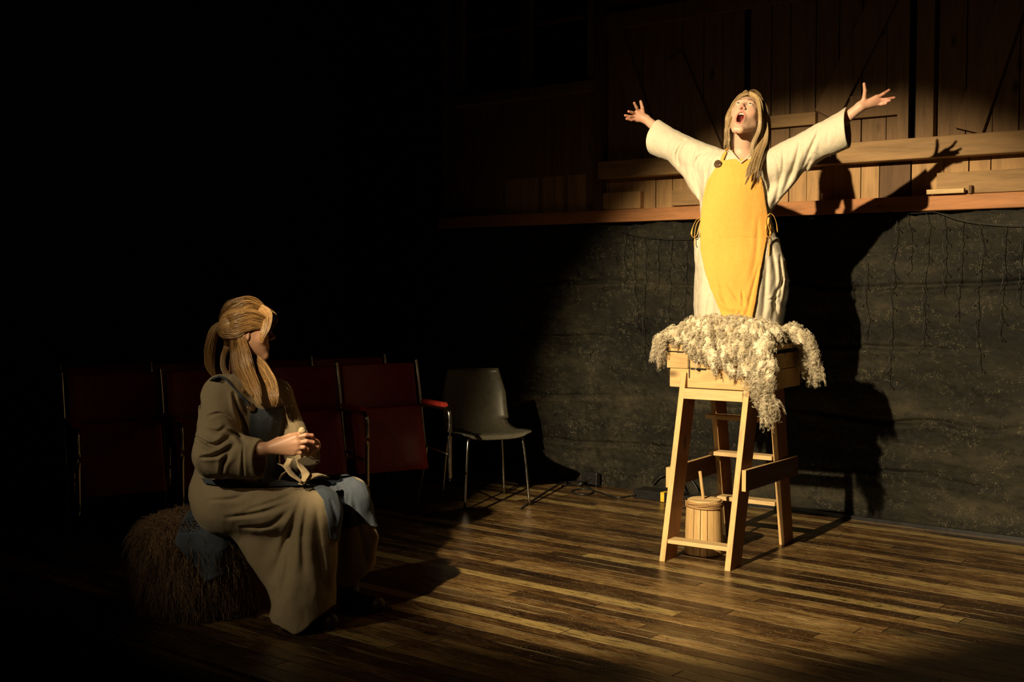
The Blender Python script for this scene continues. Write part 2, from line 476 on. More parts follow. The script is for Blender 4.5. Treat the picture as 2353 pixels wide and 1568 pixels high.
SHADED_Y = m_wood('pine_shaded_dark', (0.11, 0.05, 0.02), 1, rough=0.55)  # side boards' unlit faces: shade painted as a darker wood tone
PINE_X = m_wood('pale_pine_crosswise', (0.66, 0.46, 0.22), 0)
PINE_Y = m_wood('brown_board', (0.30, 0.14, 0.055), 1)
BOXWOOD = m_wood('worn_box_wood', (0.66, 0.43, 0.19), 0)
BARN = m_wood('weathered_barn_boards', (0.21, 0.125, 0.062), 2, rough=0.75)
BARN2 = m_wood('barn_boards_knotty', (0.42, 0.25, 0.11), 2, rough=0.7)
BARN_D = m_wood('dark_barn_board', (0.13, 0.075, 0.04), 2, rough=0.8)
BEAM = m_wood('barn_beam', (0.33, 0.20, 0.09), 0, rough=0.7)
REDBEAM = m_wood('reddish_sill_beam', (0.42, 0.185, 0.075), 0, rough=0.65)
BATTEN = m_wood('pale_new_batten', (0.55, 0.38, 0.19), 0)
FLOOR = m_floor()
CONC = m_concrete()
BLACK = m_plain('matt_black_paint', (0.012, 0.012, 0.012), 0.85, spec=0.2)
BLACKG = m_plain('black_plastic', (0.012, 0.012, 0.013), 0.35)
CABLE = m_plain('black_cable_rubber', (0.010, 0.010, 0.010), 0.45)
CHROME = m_plain('worn_chrome_tube', (0.55, 0.53, 0.50), 0.22, metal=1.0, var=0.1, bump=0.03)
VINYL = m_plain('dark_red_vinyl', (0.19, 0.008, 0.006), 0.42, var=0.2)
REDPAD = m_plain('red_armrest', (0.36, 0.03, 0.02), 0.4)
SHELL = m_plain('grey_moulded_plastic', (0.075, 0.068, 0.048), 0.45)
BRASS = m_plain('tortoiseshell_button', (0.10, 0.06, 0.03), 0.15, spec=0.9, var=0.5, scale=60)
WHITEP = m_plain('white_plastic', (0.6, 0.55, 0.45), 0.5)
YELP = m_plain('yellow_tape', (0.75, 0.50, 0.03), 0.5)
TWINE = m_plain('jute_twine', (0.36, 0.21, 0.085), 0.9, bump=0.6, scale=120)
TEETH = m_plain('teeth_enamel', (0.75, 0.68, 0.58), 0.25, var=0.03)
TONGUE = m_plain('mouth_tissue', (0.28, 0.04, 0.035), 0.35)
EYEW = m_plain('eye_white', (0.70, 0.64, 0.58), 0.15, var=0.02)
IRIS = m_plain('iris_grey_green', (0.05, 0.055, 0.04), 0.12)
GLASS = m_plain('dark_window_pane', (0.004, 0.004, 0.004), 0.08, spec=0.6, var=0.1, bump=0.0)
FRAME = m_wood('window_frame_wood', (0.20, 0.14, 0.08), 2, knots=False)
LEATHER = m_plain('dark_leather', (0.03, 0.02, 0.015), 0.5)
# ------------------------------------------------------------------ setting
def wall_obj(name, parts, mat, kind='structure', bevel=0.0, smooth=False, label=None):
    V, F = merge(parts)
    o = put(name, V, F, mat, loc=WO, rz=WA, smooth=smooth, bevel=bevel)
    tag(o, label=label, kind=kind)
    return o
EDGE = -4.045                      # stage edge, distance from the wall
SL = WS(800, 700)[0]               # left end of the wall
SR = 5.2
# floor of the stage with its front face
fl = put('floor', *merge([box(SL - 4.6, SR, EDGE, 0.06, -0.05, 0.0)]), FLOOR, loc=WO, rz=WA, smooth=False)
tag(fl, kind='structure')
tag(put('trim_stage_nosing', *box(SL - 4.6, SR, EDGE - 0.035, EDGE, -0.065, -0.012), BARN_D, loc=WO, rz=WA, smooth=False), kind='structure')
tag(put('wall_stage_front', *box(SL - 4.6, SR, EDGE + 0.02, EDGE + 0.06, -0.40, -0.05), BLACK, loc=WO, rz=WA, smooth=False), kind='structure')
tag(put('floor_auditorium', *box(SL - 4.6, SR, EDGE - 5.5, EDGE + 0.02, -0.44, -0.40), BLACK, loc=WO, rz=WA, smooth=False), kind='structure')
tag(put('ceiling', *box(SL - 4.6, SR, EDGE - 5.5, 0.4, 4.6, 4.7), BLACK, loc=WO, rz=WA, smooth=False), kind='structure')

# concrete lower wall: displaced sheet with thickness, irregular top lip
s_left = WS(1008, 700)[0]
def conc_top(s):
    a = WS(1380, 519); b = WS(2353, 482)
    return a[1] + (b[1] - a[1]) * (s - a[0]) / (b[0] - a[0])
nx, nz = 520, 200
ss = np.linspace(s_left, SR, nx)
V = []
tops = conc_top(ss) + 0.010 * fbm(np.stack([ss, ss * 0, ss * 0], -1), 9, 4, 3)
tt = np.linspace(0, 1, nz)
S, T = np.meshgrid(ss, tt, indexing='ij')
Z = T * tops[:, None]
P3 = np.stack([S, 0 * S, Z], -1).reshape(-1, 3)
dsp = 0.012 * fbm(P3 * np.array([1, 1, 3.0]), 1.3, 3, 11) + 0.009 * np.clip(fbm(P3 * np.array([1, 1, 2.0]), 2.0, 3, 14), 0, 1) * fbm(P3, 24, 4, 21) + 0.002 * fbm(P3, 40, 2, 23)
# horizontal pour joints with ragged lips
for zj, dep, sd in ((0.62, 0.035, 1), (1.02, 0.03, 2), (1.38, 0.022, 3), (0.30, 0.02, 4)):
    zz_ = zj + 0.03 * fbm(P3 * np.array([1, 1, 0]), 1.7, 3, 40 + sd) + 0.04 * (P3[:, 0] - 1.5) * 0
    m_ = np.clip(0.5 + 0.9 * vn(P3 * np.array([1, 0, 0]), 1.3, 60 + sd), 0, 1)
    dsp += -dep * m_ * np.exp(-((P3[:, 2] - zz_) / 0.012) ** 2) + dep * 0.5 * m_ * np.exp(-((P3[:, 2] - zz_ + 0.03) / 0.02) ** 2)
Y = -dsp - 0.01
Vf = np.stack([P3[:, 0], Y, P3[:, 2]], -1)
Ff = []
idx = np.arange(nx * nz).reshape(nx, nz)
quads = np.stack([idx[:-1, :-1], idx[1:, :-1], idx[1:, 1:], idx[:-1, 1:]], -1).reshape(-1, 4)
Vb = Vf.copy(); Vb[:, 1] = 0.22
top_i = idx[:, -1]; nb_ = len(Vf)
Vt = np.vstack([Vf, np.stack([ss, ss * 0 + 0.22, tops], -1), np.stack([ss, ss * 0 + 0.22, ss * 0], -1)])
ti = nb_ + np.arange(nx); bi_ = nb_ + nx + np.arange(nx)
q2 = np.stack([top_i[:-1], top_i[1:], ti[1:], ti[:-1]], -1)
q3 = np.stack([ti[:-1], ti[1:], bi_[1:], bi_[:-1]], -1)
cw = put('wall_right_lower', Vt, np.vstack([quads, q2, q3]), CONC, loc=WO, rz=WA, smooth=True)
tag(cw, kind='structure')
# left continuation, painted black, and the dark left wall
tag(put('wall_back', *box(SL, s_left, -0.005, 0.2, 0, 4.6), BLACK, loc=WO, rz=WA, smooth=False), kind='structure')
tag(put('wall_left', *box(SL - 0.2, SL, -5.0, 0.2, 0, 4.6), BLACK, loc=WO, rz=WA, smooth=False), kind='structure')
tag(put('wall_right_upper_backing', *box(s_left, SR, 0.10, 0.14, 1.70, 4.6), BLACK, loc=WO, rz=WA, smooth=False), kind='structure')

def wrect(px0, py0, px1, py1, out):
    """axis-aligned board on the wall from two picture corners (left-top, right-bottom), front face 'out' from the wall plane"""
    s0, z1 = WS(px0, py0, out); s1, z0 = WS(px1, py1, out)
    return s0, s1, z0, z1
def plank_row(s0, s1, z0, z1, ydepth, wmin, wmax, seed, gap=0.006, thick=0.022, skip=()):
    rnd = random.Random(seed); s = s0; out = []
    while s < s1 - 0.02:
        wd = rnd.uniform(wmin, wmax); e = min(s + wd, s1)
        j = rnd.uniform(-0.003, 0.004)
        out.append(box(s, e - gap * rnd.uniform(0.5, 1.3), ydepth + j, ydepth + thick + j, z0, z1))
        s = e
    return out
ztop = 4.6
# band between sill beam and the main horizontal beam
zc0 = WS(2353, 482)[1]
sillA = wrect(1370, 487, 1592, 516, 0.0); 
z_s0, z_s1 = zc0 + 0.012, zc0 + 0.012 + 0.085
zb1 = WS(1950, 331)[1]; zb0 = WS(1950, 377)[1]
bl = plank_row(s_left, SR, z_s1 - 0.05, zb0 + 0.05, 0.045, 0.11, 0.19, 5, thick=0.03)
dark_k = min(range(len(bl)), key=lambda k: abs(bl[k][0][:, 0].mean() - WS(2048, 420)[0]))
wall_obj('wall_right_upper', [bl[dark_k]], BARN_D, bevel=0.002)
bl.pop(dark_k)
wall_obj('wall_right_upper', bl[::2], BARN2, bevel=0.002)
wall_obj('wall_right_upper', bl[1::2], BARN2, bevel=0.002)
tag(put('trim_sill_beam', *box(s_left, SR, -0.012, 0.10, z_s0, z_s1), REDBEAM, loc=WO, rz=WA, smooth=False, bevel=0.006), kind='structure')
tag(put('trim_main_beam', *box(WS(1385, 400)[0], SR, -0.060, 0.10, zb0, zb1), BEAM, loc=WO, rz=WA, smooth=False, bevel=0.006), kind='structure')
# board with knots low on the right, small pale batten, short board on the left
s0, s1, z0, z1 = wrect(2112, 412, 2353, 458, 0.01)
wall_obj('trim_low_board', [box(WS(2150, 430)[0], SR, 0.012, 0.045, z_s1 + 0.004, z_s1 + 0.125)], BEAM, bevel=0.003)
s0, s1, z0, z1 = wrect(2128, 449, 2214, 459, 0.05)
wall_obj('trim_small_batten', [box(s0, s1, -0.05, -0.02, z_s1 + 0.004, z_s1 + 0.030)], BATTEN, bevel=0.002)
wall_obj('trim_small_block', [box(s1 + 0.02, s1 + 0.035, -0.03, 0.012, z_s1, z_s1 + 0.045)], BARN_D, bevel=0.002)
s0, s1, z0, z1 = wrect(1380, 470, 1471, 493, 0.0)
wall_obj('trim_short_board', [box(s0, s1, 0.0, 0.045, z_s1 + 0.002, z_s1 + 0.115)], BARN2, bevel=0.003)
s0 = WS(1540, 440)[0]
wall_obj('trim_plank_board', [box(s0, WS(1640, 440)[0], 0.020, 0.045, z_s1 + 0.01, z_s1 + 0.11)], BEAM, bevel=0.003)
V_, F_ = box(-0.02, 0.02, 0.0, 0.03, -0.18, 0.18)
# upper boards: left door, right door, far right
def rot_box(sc_, zc_, L_, Wd, ang, y0, y1):
    V, F = box(-Wd / 2, Wd / 2, y0, y1, -L_ / 2, L_ / 2)
    c, s = math.cos(ang), math.sin(ang)
    X = V[:, 0] * c + V[:, 2] * s; Zz = -V[:, 0] * s + V[:, 2] * c
    V[:, 0] = X + sc_; V[:, 2] = Zz + zc_
    return V, F
def brace(pa, pb, width, y0, y1):
    a = WS(*pa); b = WS(*pb)
    L_ = math.hypot(b[0] - a[0], b[1] - a[1]); ang = math.atan2(b[0] - a[0], b[1] - a[1])
    return rot_box((a[0] + b[0]) / 2, (a[1] + b[1]) / 2, L_, width, ang, y0, y1)
sA, sB, sC, sD, sE = (WS(p, 200)[0] for p in (1388, 1702, 1716, 2086, 2100))
dA = plank_row(sA, sB, zb1 - 0.02, ztop, 0.050, 0.12, 0.18, 21)
wall_obj('door_1', dA, BARN, bevel=0.002)
dB = plank_row(sC, sD, zb1 - 0.02, ztop, 0.045, 0.11, 0.17, 33)
wall_obj('door_2', dB, BARN, bevel=0.002)
sF = WS(2146, 200)[0]
wall_obj('trim_wall_post', [box(sE + 0.012, sF, -0.005, 0.09, zb1, ztop)], BARN, bevel=0.004)
dC = plank_row(sF + 0.006, SR, zb1 - 0.02, ztop, 0.050, 0.13, 0.20, 44)
wall_obj('wall_right_upper', dC, BARN, bevel=0.002)
# door battens and braces
s0, s1, z0, z1 = wrect(1768, 258, 1870, 285, 0.01)
wall_obj('trim_door_batten', [box(s0 - 0.1, s1, 0.008, 0.045, z0, z0 + 0.075)], BEAM, bevel=0.003)
s0, s1, z0, z1 = wrect(1950, 216, 2064, 262, 0.01)
wall_obj('trim_door_board', [box(s0, s1, 0.005, 0.045, z0, z0 + 0.13)], BARN, bevel=0.003)
wall_obj('trim_door_brace', [brace((2040, -30), (1895, 265), 0.16, 0.012, 0.044)], BARN, bevel=0.003)
wall_obj('trim_wall_brace', [brace((2330, -20), (2222, 300), 0.16, 0.008, 0.049)], BARN, bevel=0.003)
wall_obj('trim_door_brace', [brace((1395, 30), (1500, 365), 0.13, 0.015, 0.049)], BARN, bevel=0.003)
wall_obj('trim_door_brace', [brace((1545, 130), (1640, 360), 0.13, 0.015, 0.049)], BARN, bevel=0.003)
wall_obj('trim_top_rail', [box(sA, sD, 0.01, 0.05, WS(1500, 52)[1], WS(1500, 52)[1] + 0.11)], BARN, bevel=0.003)
wall_obj('trim_corner_post', [box(WS(1368, 300)[0], WS(1386, 300)[0], -0.02, 0.1, z_s1, ztop)], BARN_D, bevel=0.004)
wall_obj('trim_door_stile', [box(WS(2062, 200)[0], WS(2088, 200)[0], -0.0, 0.045, zb1, ztop)], BARN, bevel=0.003)
# panelling and window on the left
zw0 = WS(1210, 205)[1]
pl = plank_row(s_left, WS(1368, 300)[0], z_s1, zw0 - 0.02, 0.045, 0.14, 0.22, 51)
wall_obj('wall_right_upper', pl, BARN, bevel=0.002)
wl, wr = WS(1050, 100)[0], WS(1366, 100)[0]
wall_obj('wall_right_upper', plank_row(s_left, wl - 0.02, zw0 - 0.02, ztop, 0.045, 0.14, 0.2, 52), BARN, bevel=0.002)
win = root('window_1', None, None, WO, WA); tag(win, kind='structure')
wm = WS(1207, 100)[0]
jw = 0.055
fr = [box(wl, wl + jw, -0.01, 0.09, zw0, ztop - 0.5), box(wr - jw, wr, -0.01, 0.09, zw0, ztop - 0.5), box(wm - 0.045, wm + 0.045, 0.0, 0.09, zw0, ztop - 0.5), box(wl, wr, -0.01, 0.09, ztop - 0.5, ztop - 0.4)]
put('window_frame', *merge(fr), FRAME, parent=win, smooth=False, bevel=0.003)
put('window_sill', *box(wl - 0.02, wr + 0.02, -0.05, 0.09, zw0 - 0.07, zw0), FRAME, parent=win, smooth=False, bevel=0.004)
zm = WS(1100, 76)[1]
put('muntin', *box(wl + jw, wm - 0.045, 0.03, 0.06, zm - 0.012, zm + 0.012), FRAME, parent=win, smooth=False)
put('muntin', *box(wm + 0.045, wr - jw, 0.03, 0.06, zm - 0.012, zm + 0.012), FRAME, parent=win, smooth=False)
put('window_pane', *box(wl + jw, wm - 0.045, 0.044, 0.048, zw0, ztop - 0.5), GLASS, parent=win, smooth=False)
put('window_pane', *box(wm + 0.045, wr - jw, 0.044, 0.048, zw0, ztop - 0.5), GLASS, parent=win, smooth=False)
# dark skirting strip and cable along the wall
tag(put('baseboard_right', *box(WS(1560, 1150)[0], SR, -0.052, -0.03, 0.0, 0.022), BLACKG, loc=WO, rz=WA, smooth=False), kind='structure')
# ------------------------------------------------------------------ tall wooden trestle stool
TA = np.array([0.735, 5.912, 0.0]); TR = math.radians(-34)
TU = np.array([math.cos(TR), math.sin(TR), 0]); TV = np.array([-math.sin(TR), math.cos(TR), 0])
def T2W(x, y, z): return TA + TU * x + TV * y + np.array([0, 0, z])
st = root('trestle_stool', 'tall open pine trestle stool with splayed board legs holding up the box', 'stool', TA, TR)
def shade_sides(o, face_mat):  # gives the sideways faces the darker copy, painting in their shade
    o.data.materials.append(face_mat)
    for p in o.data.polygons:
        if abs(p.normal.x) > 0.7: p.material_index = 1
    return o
def leg_front(x0, zt):
    return extr([(0, 0), (0.135, 0), (0.355, 0.853), (0.243, 0.853), (0.241, zt), (0.232, zt + 0.004), (0.213, 0.853)], x0, x0 + 0.030, 'x')
def leg_back(x0, y0):
    return extr([(y0, 0), (y0 + 0.130, 0), (y0 - 0.035, 0.853), (y0 - 0.175, 0.853)], x0, x0 + 0.030, 'x')
shade_sides(put('leg', *leg_front(0.0, 0.930), PINE, parent=st, smooth=False, bevel=0.002), STAIN)
shade_sides(put('leg', *leg_front(0.350, 0.942), PINE, parent=st, smooth=False, bevel=0.002), STAIN)
shade_sides(put('leg', *leg_back(0.0, 0.745), PINE, parent=st, smooth=False, bevel=0.002), STAIN)
shade_sides(put('leg', *leg_back(0.357, 0.690), PINE, parent=st, smooth=False, bevel=0.002), STAIN)
put('top_rail', *box(0.030, 0.350, 0.200, 0.222, 0.800, 0.8525), PINE_X, parent=st, smooth=False, bevel=0.002)
put('top_rail', *box(0.036, 0.352, 0.560, 0.585, 0.800, 0.8525), PINE_X, parent=st, smooth=False, bevel=0.002)
put('rung', *box(0.030, 0.350, 0.030, 0.110, 0.088, 0.108), PINE_X, parent=st, smooth=False, bevel=0.002)
for y0, z, xw in ((0.700, 0.215, 0.356), (0.650, 0.463, 0.356), (0.600, 0.665, 0.356)):
    put('rung', *box(0.0, xw, y0 - 0.075, y0 + 0.005, z, z + 0.022), PINE_X, parent=st, smooth=False, bevel=0.002)
shade_sides(put('side_board', *extr([(0.115, 0.372), (0.82, 0.372 - 0.012), (0.82, 0.463), (0.115, 0.477)], 0.386, 0.408, 'x'), PINE, parent=st, smooth=False, bevel=0.0015), SHADED_Y)
shade_sides(put('side_board', *extr([(0.115, 0.352), (0.80, 0.352), (0.80, 0.455), (0.115, 0.455)], -0.024, -0.001, 'x'), PINE, parent=st, smooth=False, bevel=0.0015), SHADED_Y)

# ------------------------------------------------------------------ wooden box on the stool
bx = root('wooden_box', 'worn pale wooden box with metal strap catches on top of the trestle stool', 'box', T2W(0.1875, 0.475, 0.8535), TR)
B0 = T2W(0.1875, 0.475, 0.8535)
hx, hy, hz = 0.2675, 0.230, 0.222
def bplank(x0, x1, y0, y1, z0, z1): return box(x0, x1, y0, y1, z0, z1)
body = []
for (z0, z1) in ((0.0, 0.098), (0.101, 0.178)):
    body += [box(-hx + 0.012, hx, -hy, -hy + 0.018, z0, z1), box(-hx + 0.012, hx, hy - 0.018, hy, z0, z1),
             box(-hx, -hx + 0.018, -hy + 0.018, hy - 0.018, z0, z1), box(hx - 0.018, hx, -hy + 0.018, hy - 0.018, z0, z1)]
body.append(box(-hx + 0.018, hx - 0.018, -hy + 0.018, hy - 0.018, 0.0, 0.012))
put('box_body', *merge(body), BOXWOOD, parent=bx, smooth=False, bevel=0.0025)
put('lid', *merge([box(-hx - 0.004, hx + 0.004, -hy - 0.004, hy + 0.004, 0.200, 0.222), box(-hx, hx, -hy, -hy + 0.016, 0.184, 0.200), box(-hx, hx, hy - 0.016, hy, 0.184, 0.200)]), BOXWOOD, parent=bx, smooth=False, bevel=0.003)
put('corner_cleat', *box(-hx - 0.004, -hx + 0.115, -hy - 0.008, -hy, 0.098, 0.176), BOXWOOD, parent=bx, smooth=False, bevel=0.002)
put('strap', *box(-hx + 0.118, -hx + 0.124, -hy - 0.004, -hy, 0.05, 0.182), LEATHER, parent=bx, smooth=False)
put('catch', *box(-hx + 0.13, -hx + 0.215, -hy - 0.005, -hy, 0.094, 0.101), BLACKG, parent=bx, smooth=False)
put('catch', *lathe([(0.0, 0), (0.009, 0), (0.009, 0.008), (0.0, 0.008)], 14, (-hx + 0.175, -hy - 0.004, 0.090)), BLACKG, parent=bx, smooth=False)
put('catch', *box(-hx + 0.05, -hx + 0.085, -hy - 0.009, -hy, 0.178, 0.184), CHROME, parent=bx, smooth=False)
# ------------------------------------------------------------------ small stave churn
ch = root('butter_churn', 'little round stave churn bound with twine standing under the stool', 'churn', (0.985, 6.09, 0.0), math.radians(-20))
H = 0.268; ns = 16
for i in range(ns):
    a0 = 2 * PI * i / ns + 0.018; a1 = 2 * PI * (i + 1) / ns - 0.018
    V = []; m = 3
    for z, r in ((0.0, 0.098), (0.06, 0.0975), (H, 0.089)):
        for rr in (r, r - 0.012):
            for k in range(m + 1):
                a = a0 + (a1 - a0) * k / m; V.append((rr * math.cos(a), rr * math.sin(a), z + 0.002 * ((i * 7) % 3)))
    q = 2 * (m + 1); F = []
    for L_ in range(2):
        b0 = L_ * q; b1 = b0 + q
        for k in range(m):
            F.append((b0 + k, b0 + k + 1, b1 + k + 1, b1 + k)); F.append((b0 + m + 1 + k + 1, b0 + m + 1 + k, b1 + m + 1 + k, b1 + m + 1 + k + 1))
        F.append((b0 + m, b0 + 2 * m + 1, b1 + 2 * m + 1, b1 + m)); F.append((b0 + m + 1, b0, b1, b1 + m + 1))
    for b0, fl_ in ((0, True), (2 * q, False)):
        for k in range(m):
            f = (b0 + k, b0 + k + 1, b0 + m + 2 + k, b0 + m + 1 + k); F.append(f[::-1] if fl_ else f)
    put('stave', np.array(V), F, PINE, parent=ch, smooth=False, bevel=0.0015)
put('base_board', *lathe([(0.0, 0.004), (0.084, 0.004), (0.084, 0.02), (0.0, 0.02)], 28), PINE_X, parent=ch, smooth=False)
for sgn in (-1, 1):
    pts = [(0.084 * math.cos(a) , 0.084 * math.sin(a)) for a in np.linspace(0.06, PI - 0.06, 16)]
    pts = [(x, y * sgn) for x, y in pts]
    if sgn < 0: pts = pts[::-1]
    put('lid', *extr(pts, H + 0.003, H + 0.013, 'z'), PINE_X, parent=ch, smooth=False, bevel=0.001)
tw = []
for k in range(5):
    a = np.linspace(0, 2 * PI, 60); r = 0.0945 + 0.0015 * np.sin(a * 3 + k)
    z = H - 0.022 + 0.006 * k + 0.003 * np.sin(a * 2 + k * 1.7)
    tw.append(np.stack([r * np.cos(a), r * np.sin(a), z], -1))
tv, tf = tubes(np.array(tw), np.full((5, 60), 0.0042), 7)
put('twine_band', tv, tf, TWINE, parent=ch)
put('dasher_stick', *tube1([(0.0, 0.005, H - 0.02), (-0.022, 0.0, H + 0.155)], 0.0085, sides=12), PINE, parent=ch, bevel=0.001)

# ------------------------------------------------------------------ row seating
def seat_chair(lab, P, face, group, left=False, arm=True):
    """P: world top-right corner of the back (ground point); local x to the viewer's right along the row, local -y = the way it faces"""
    r = root('theatre_seat', lab, 'chair', (P[0], P[1], 0), face, group)
    Wd = 0.49
    def side(x):
        put('frame', *tube1([(x, 0.02, 0.93), (x, -0.02, 0.80), (x, -0.10, 0.44), (x, -0.12, 0.38), (x, 0.02, 0.02)], 0.0095, 40), CHROME, parent=r)
        put('frame_leg', *tube1([(x, -0.055, 0.655), (x, -0.2, 0.665), (x, -0.36, 0.665), (x, -0.415, 0.655), (x, -0.44, 0.60), (x, -0.44, 0.3), (x, -0.44, 0.006)], 0.0125, 60), CHROME, parent=r)
        put('armrest', *extr([(-0.39, 0.678), (-0.38, 0.671), (-0.10, 0.671), (-0.085, 0.678), (-0.10, 0.695), (-0.37, 0.697)], x - 0.02, x + 0.02, 'x'), REDPAD, parent=r, smooth=False, bevel=0.005)
        put('brace', *tube1([(x, -0.10, 0.42), (x, -0.44, 0.40)], 0.007, sides=8), CHROME, parent=r)
    side(0.0)
    if left: side(-Wd - 0.015)
    V, F = [], []
    def panel(y0, z0, y1, z1, t, curve, x0, x1):
        n = 10; m = 8; V = []; 
        for i in range(n + 1):
            u = i / n; x = x0 + (x1 - x0) * u; c = curve * (1 - (2 * u - 1) ** 2)
            for j in range(m + 1):
                v = j / m; V.append((x, y0 + (y1 - y0) * v + c, z0 + (z1 - z0) * v))
        k = len(V); V += [(a, b + t, c) for a, b, c in V]
        F = []
        for i in range(n):
            for j in range(m):
                a = i * (m + 1) + j
                F.append((a, a + m + 1, a + m + 2, a + 1)); F.append((a + k, a + 1 + k, a + m + 2 + k, a + m + 1 + k))
        for i in range(n):
            a = i * (m + 1); F.append((a, a + k, a + m + 1 + k, a + m + 1)); a += m; F.append((a, a + m + 1, a + m + 1 + k, a + k))
        for j in range(m):
            a = j; F.append((a, a + 1, a + 1 + k, a + k)); a = n * (m + 1) + j; F.append((a, a + k, a + 1 + k, a + 1))
        return np.array(V), F
    put('backrest', *panel(-0.075, 0.50, 0.01, 0.905, 0.028, 0.03, -Wd + 0.012, -0.014), VINYL, parent=r, smooth=True, bevel=0.006)
    put('seat', *panel(-0.215, 0.29, -0.10, 0.66, 0.045, 0.005, -Wd + 0.02, -0.022), VINYL, parent=r, smooth=True, bevel=0.01)
    put('hinge', *tube1([(-Wd + 0.01, -0.12, 0.42), (-0.01, -0.12, 0.42)], 0.008, sides=8), CHROME, parent=r)
    return r
P0, P4 = U(958, 832, 7.2), U(140, 862, 6.2)
dr = (P4 - P0); dr[2] = 0; L4 = np.linalg.norm(dr); dr /= L4
rz = math.atan2(-dr[1], -dr[0])
labs = ['dark red folding seat at right end of front row, beside the shell chair', 'dark red folding seat, second from the right end of the front row',
        'dark red folding seat directly behind the seated woman in the front row', 'dark red folding seat at the left end of the front row']
for k in range(4):
    seat_chair(labs[k], P0 + dr * (L4 / 4) * k, rz, 'front row of linked red seats', left=(k == 3))
Q0, Q1 = U(885, 820, 7.72), U(347, 839, 7.02)
dq = (Q1 - Q0); dq[2] = 0; Lq = np.linalg.norm(dq); dq /= Lq; rq = math.atan2(-dq[1], -dq[0])
labs2 = ['red folding seat at the right end of the second row', 'red folding seat in the second row, left of its right end seat', 'red folding seat in the second row behind the seated woman', 'red folding seat at the left end of the second row']
for k in range(4):
    seat_chair(labs2[k], Q0 + dq * (Lq / 3) * k, rq, 'second row of linked red seats', left=(k == 3), arm=False)
# ------------------------------------------------------------------ pale shell chair by the wall
sc_p = G(1195, 1167); 
shl = root('shell_chair', 'grey-beige moulded shell chair with thin chrome legs at the dark end of the row', 'chair', (sc_p[0] - 0.22, sc_p[1] + 0.20, 0), math.radians(22))
def shell():
    # profile in (y, z): front lip -> seat -> back top ; x half width varies
    prof = spline([(-0.235, 0.425), (-0.215, 0.452), (-0.10, 0.448), (0.05, 0.438), (0.16, 0.46), (0.205, 0.54), (0.235, 0.68), (0.255, 0.83)], 34)
    hw = np.interp(np.linspace(0, 1, 34), [0, 0.1, 0.5, 0.62, 0.85, 1.0], [0.17, 0.225, 0.23, 0.22, 0.215, 0.17])
    V = []; n = 16
    for (y, z), h in zip(prof, hw):
        for i in range(n + 1):
            u = 2 * i / n - 1; bend = 0.045 * u ** 4
            V.append((h * u, y - (bend if z > 0.5 else 0) * 1.0, z + (bend * 0.4 if z <= 0.5 else 0)))
    V = np.array(V); F = []
    for j in range(33):
        for i in range(n):
            a = j * (n + 1) + i; F.append((a, a + 1, a + n + 2, a + n + 1))
    return V, F
o = put('seat_shell', *shell(), SHELL, parent=shl)
m = o.modifiers.new('thick', 'SOLIDIFY'); m.thickness = 0.008; m.offset = -1
for sx, sy in ((-1, -1), (1, -1), (-1, 1), (1, 1)):
    put('leg', *tube1([(sx * 0.12, sy * 0.10, 0.437), (sx * 0.16, sy * 0.15, 0.430), (sx * 0.185, sy * 0.185, 0.38), (sx * 0.215, sy * 0.215, 0.004)], 0.0085, 24), CHROME, parent=shl)

# ------------------------------------------------------------------ cables, socket, power box
def gtube(pix, r, n=80, z=None):
    pts = []
    for p in pix:
        q = G(p[0], p[1]); zz_ = r if len(p) < 3 else p[2]
        if len(p) == 3: q = G(p[0], p[1], p[2])
        q[2] = zz_; pts.append(q)
    return tube1(pts, r, n, sides=8)
def single(name, VF, mat, label, cat, base=None, smooth=True, bevel=0.0, group=None):
    V, F = VF
    base = np.array([V[:, 0].mean(), V[:, 1].mean(), V[:, 2].min()]) if base is None else base
    o = put(name, V - base, F, mat, smooth=smooth, bevel=bevel, loc=base)
    return tag(o, label, cat, group)
single('cable', gtube([(1196, 1172), (1225, 1152), (1255, 1132), (1290, 1113), (1310, 1108, 0.02), (1345, 1106, 0.05), (1362, 1100, 0.09)], 0.006), CABLE, 'black cable running from the shell chair leg up to the wall socket', 'cable')
single('cable', gtube([(1290, 1120), (1330, 1116), (1355, 1124), (1362, 1134), (1345, 1139), (1322, 1137), (1315, 1130), (1340, 1126), (1372, 1132), (1400, 1142), (1425, 1146), (1450, 1142), (1456, 1139, 0.02), (1458, 1137, 0.03)], 0.006, 120), CABLE, 'black cable with a loop lying on the boards left of the power box', 'cable')
bw = root('wall_socket', 'black socket box low on the concrete wall above a pale strip', 'socket', L2W(WS(1371, 1105)[0], -0.035, WS(1371, 1118)[1]), WA)
put('socket_body', *box(-0.075, 0.055, -0.045, 0.0, 0.0, 0.105), BLACKG, parent=bw, smooth=False, bevel=0.006)
put('plug', *tube1([(-0.03, -0.045, 0.05), (-0.03, -0.085, 0.045), (-0.05, -0.10, 0.02)], 0.017, 12, sides=12), CABLE, parent=bw)
put('pale_strip', *box(-0.045, 0.055, -0.05, -0.005, -0.018, -0.004), WHITEP, parent=bw, smooth=False)
g0 = G(1455, 1146); 
pb = root('power_box', 'flat black power box with a yellow stripe on the floor behind the stool', 'power box', g0, WA)
put('box_body', *box(0.0, 0.33, 0.0, 0.14, 0.0, 0.062), BLACKG, parent=pb, smooth=False, bevel=0.006)
put('stripe', *box(0.205, 0.232, -0.002, 0.05, 0.004, 0.064), YELP, parent=pb, smooth=False)
g1 = G(1568, 1158)
ad = root('transformer_block', 'small black ribbed transformer block on the floor behind the churn', 'transformer', g1, WA)
put('block_body', *merge([box(0, 0.11, 0, 0.08, 0, 0.05)]), BLACKG, parent=ad, smooth=False, bevel=0.005)
put('grille', *merge([box(0.008 + 0.012 * i, 0.014 + 0.012 * i, -0.003, 0.0, 0.010, 0.026) for i in range(8)]), CHROME, parent=ad, smooth=False)
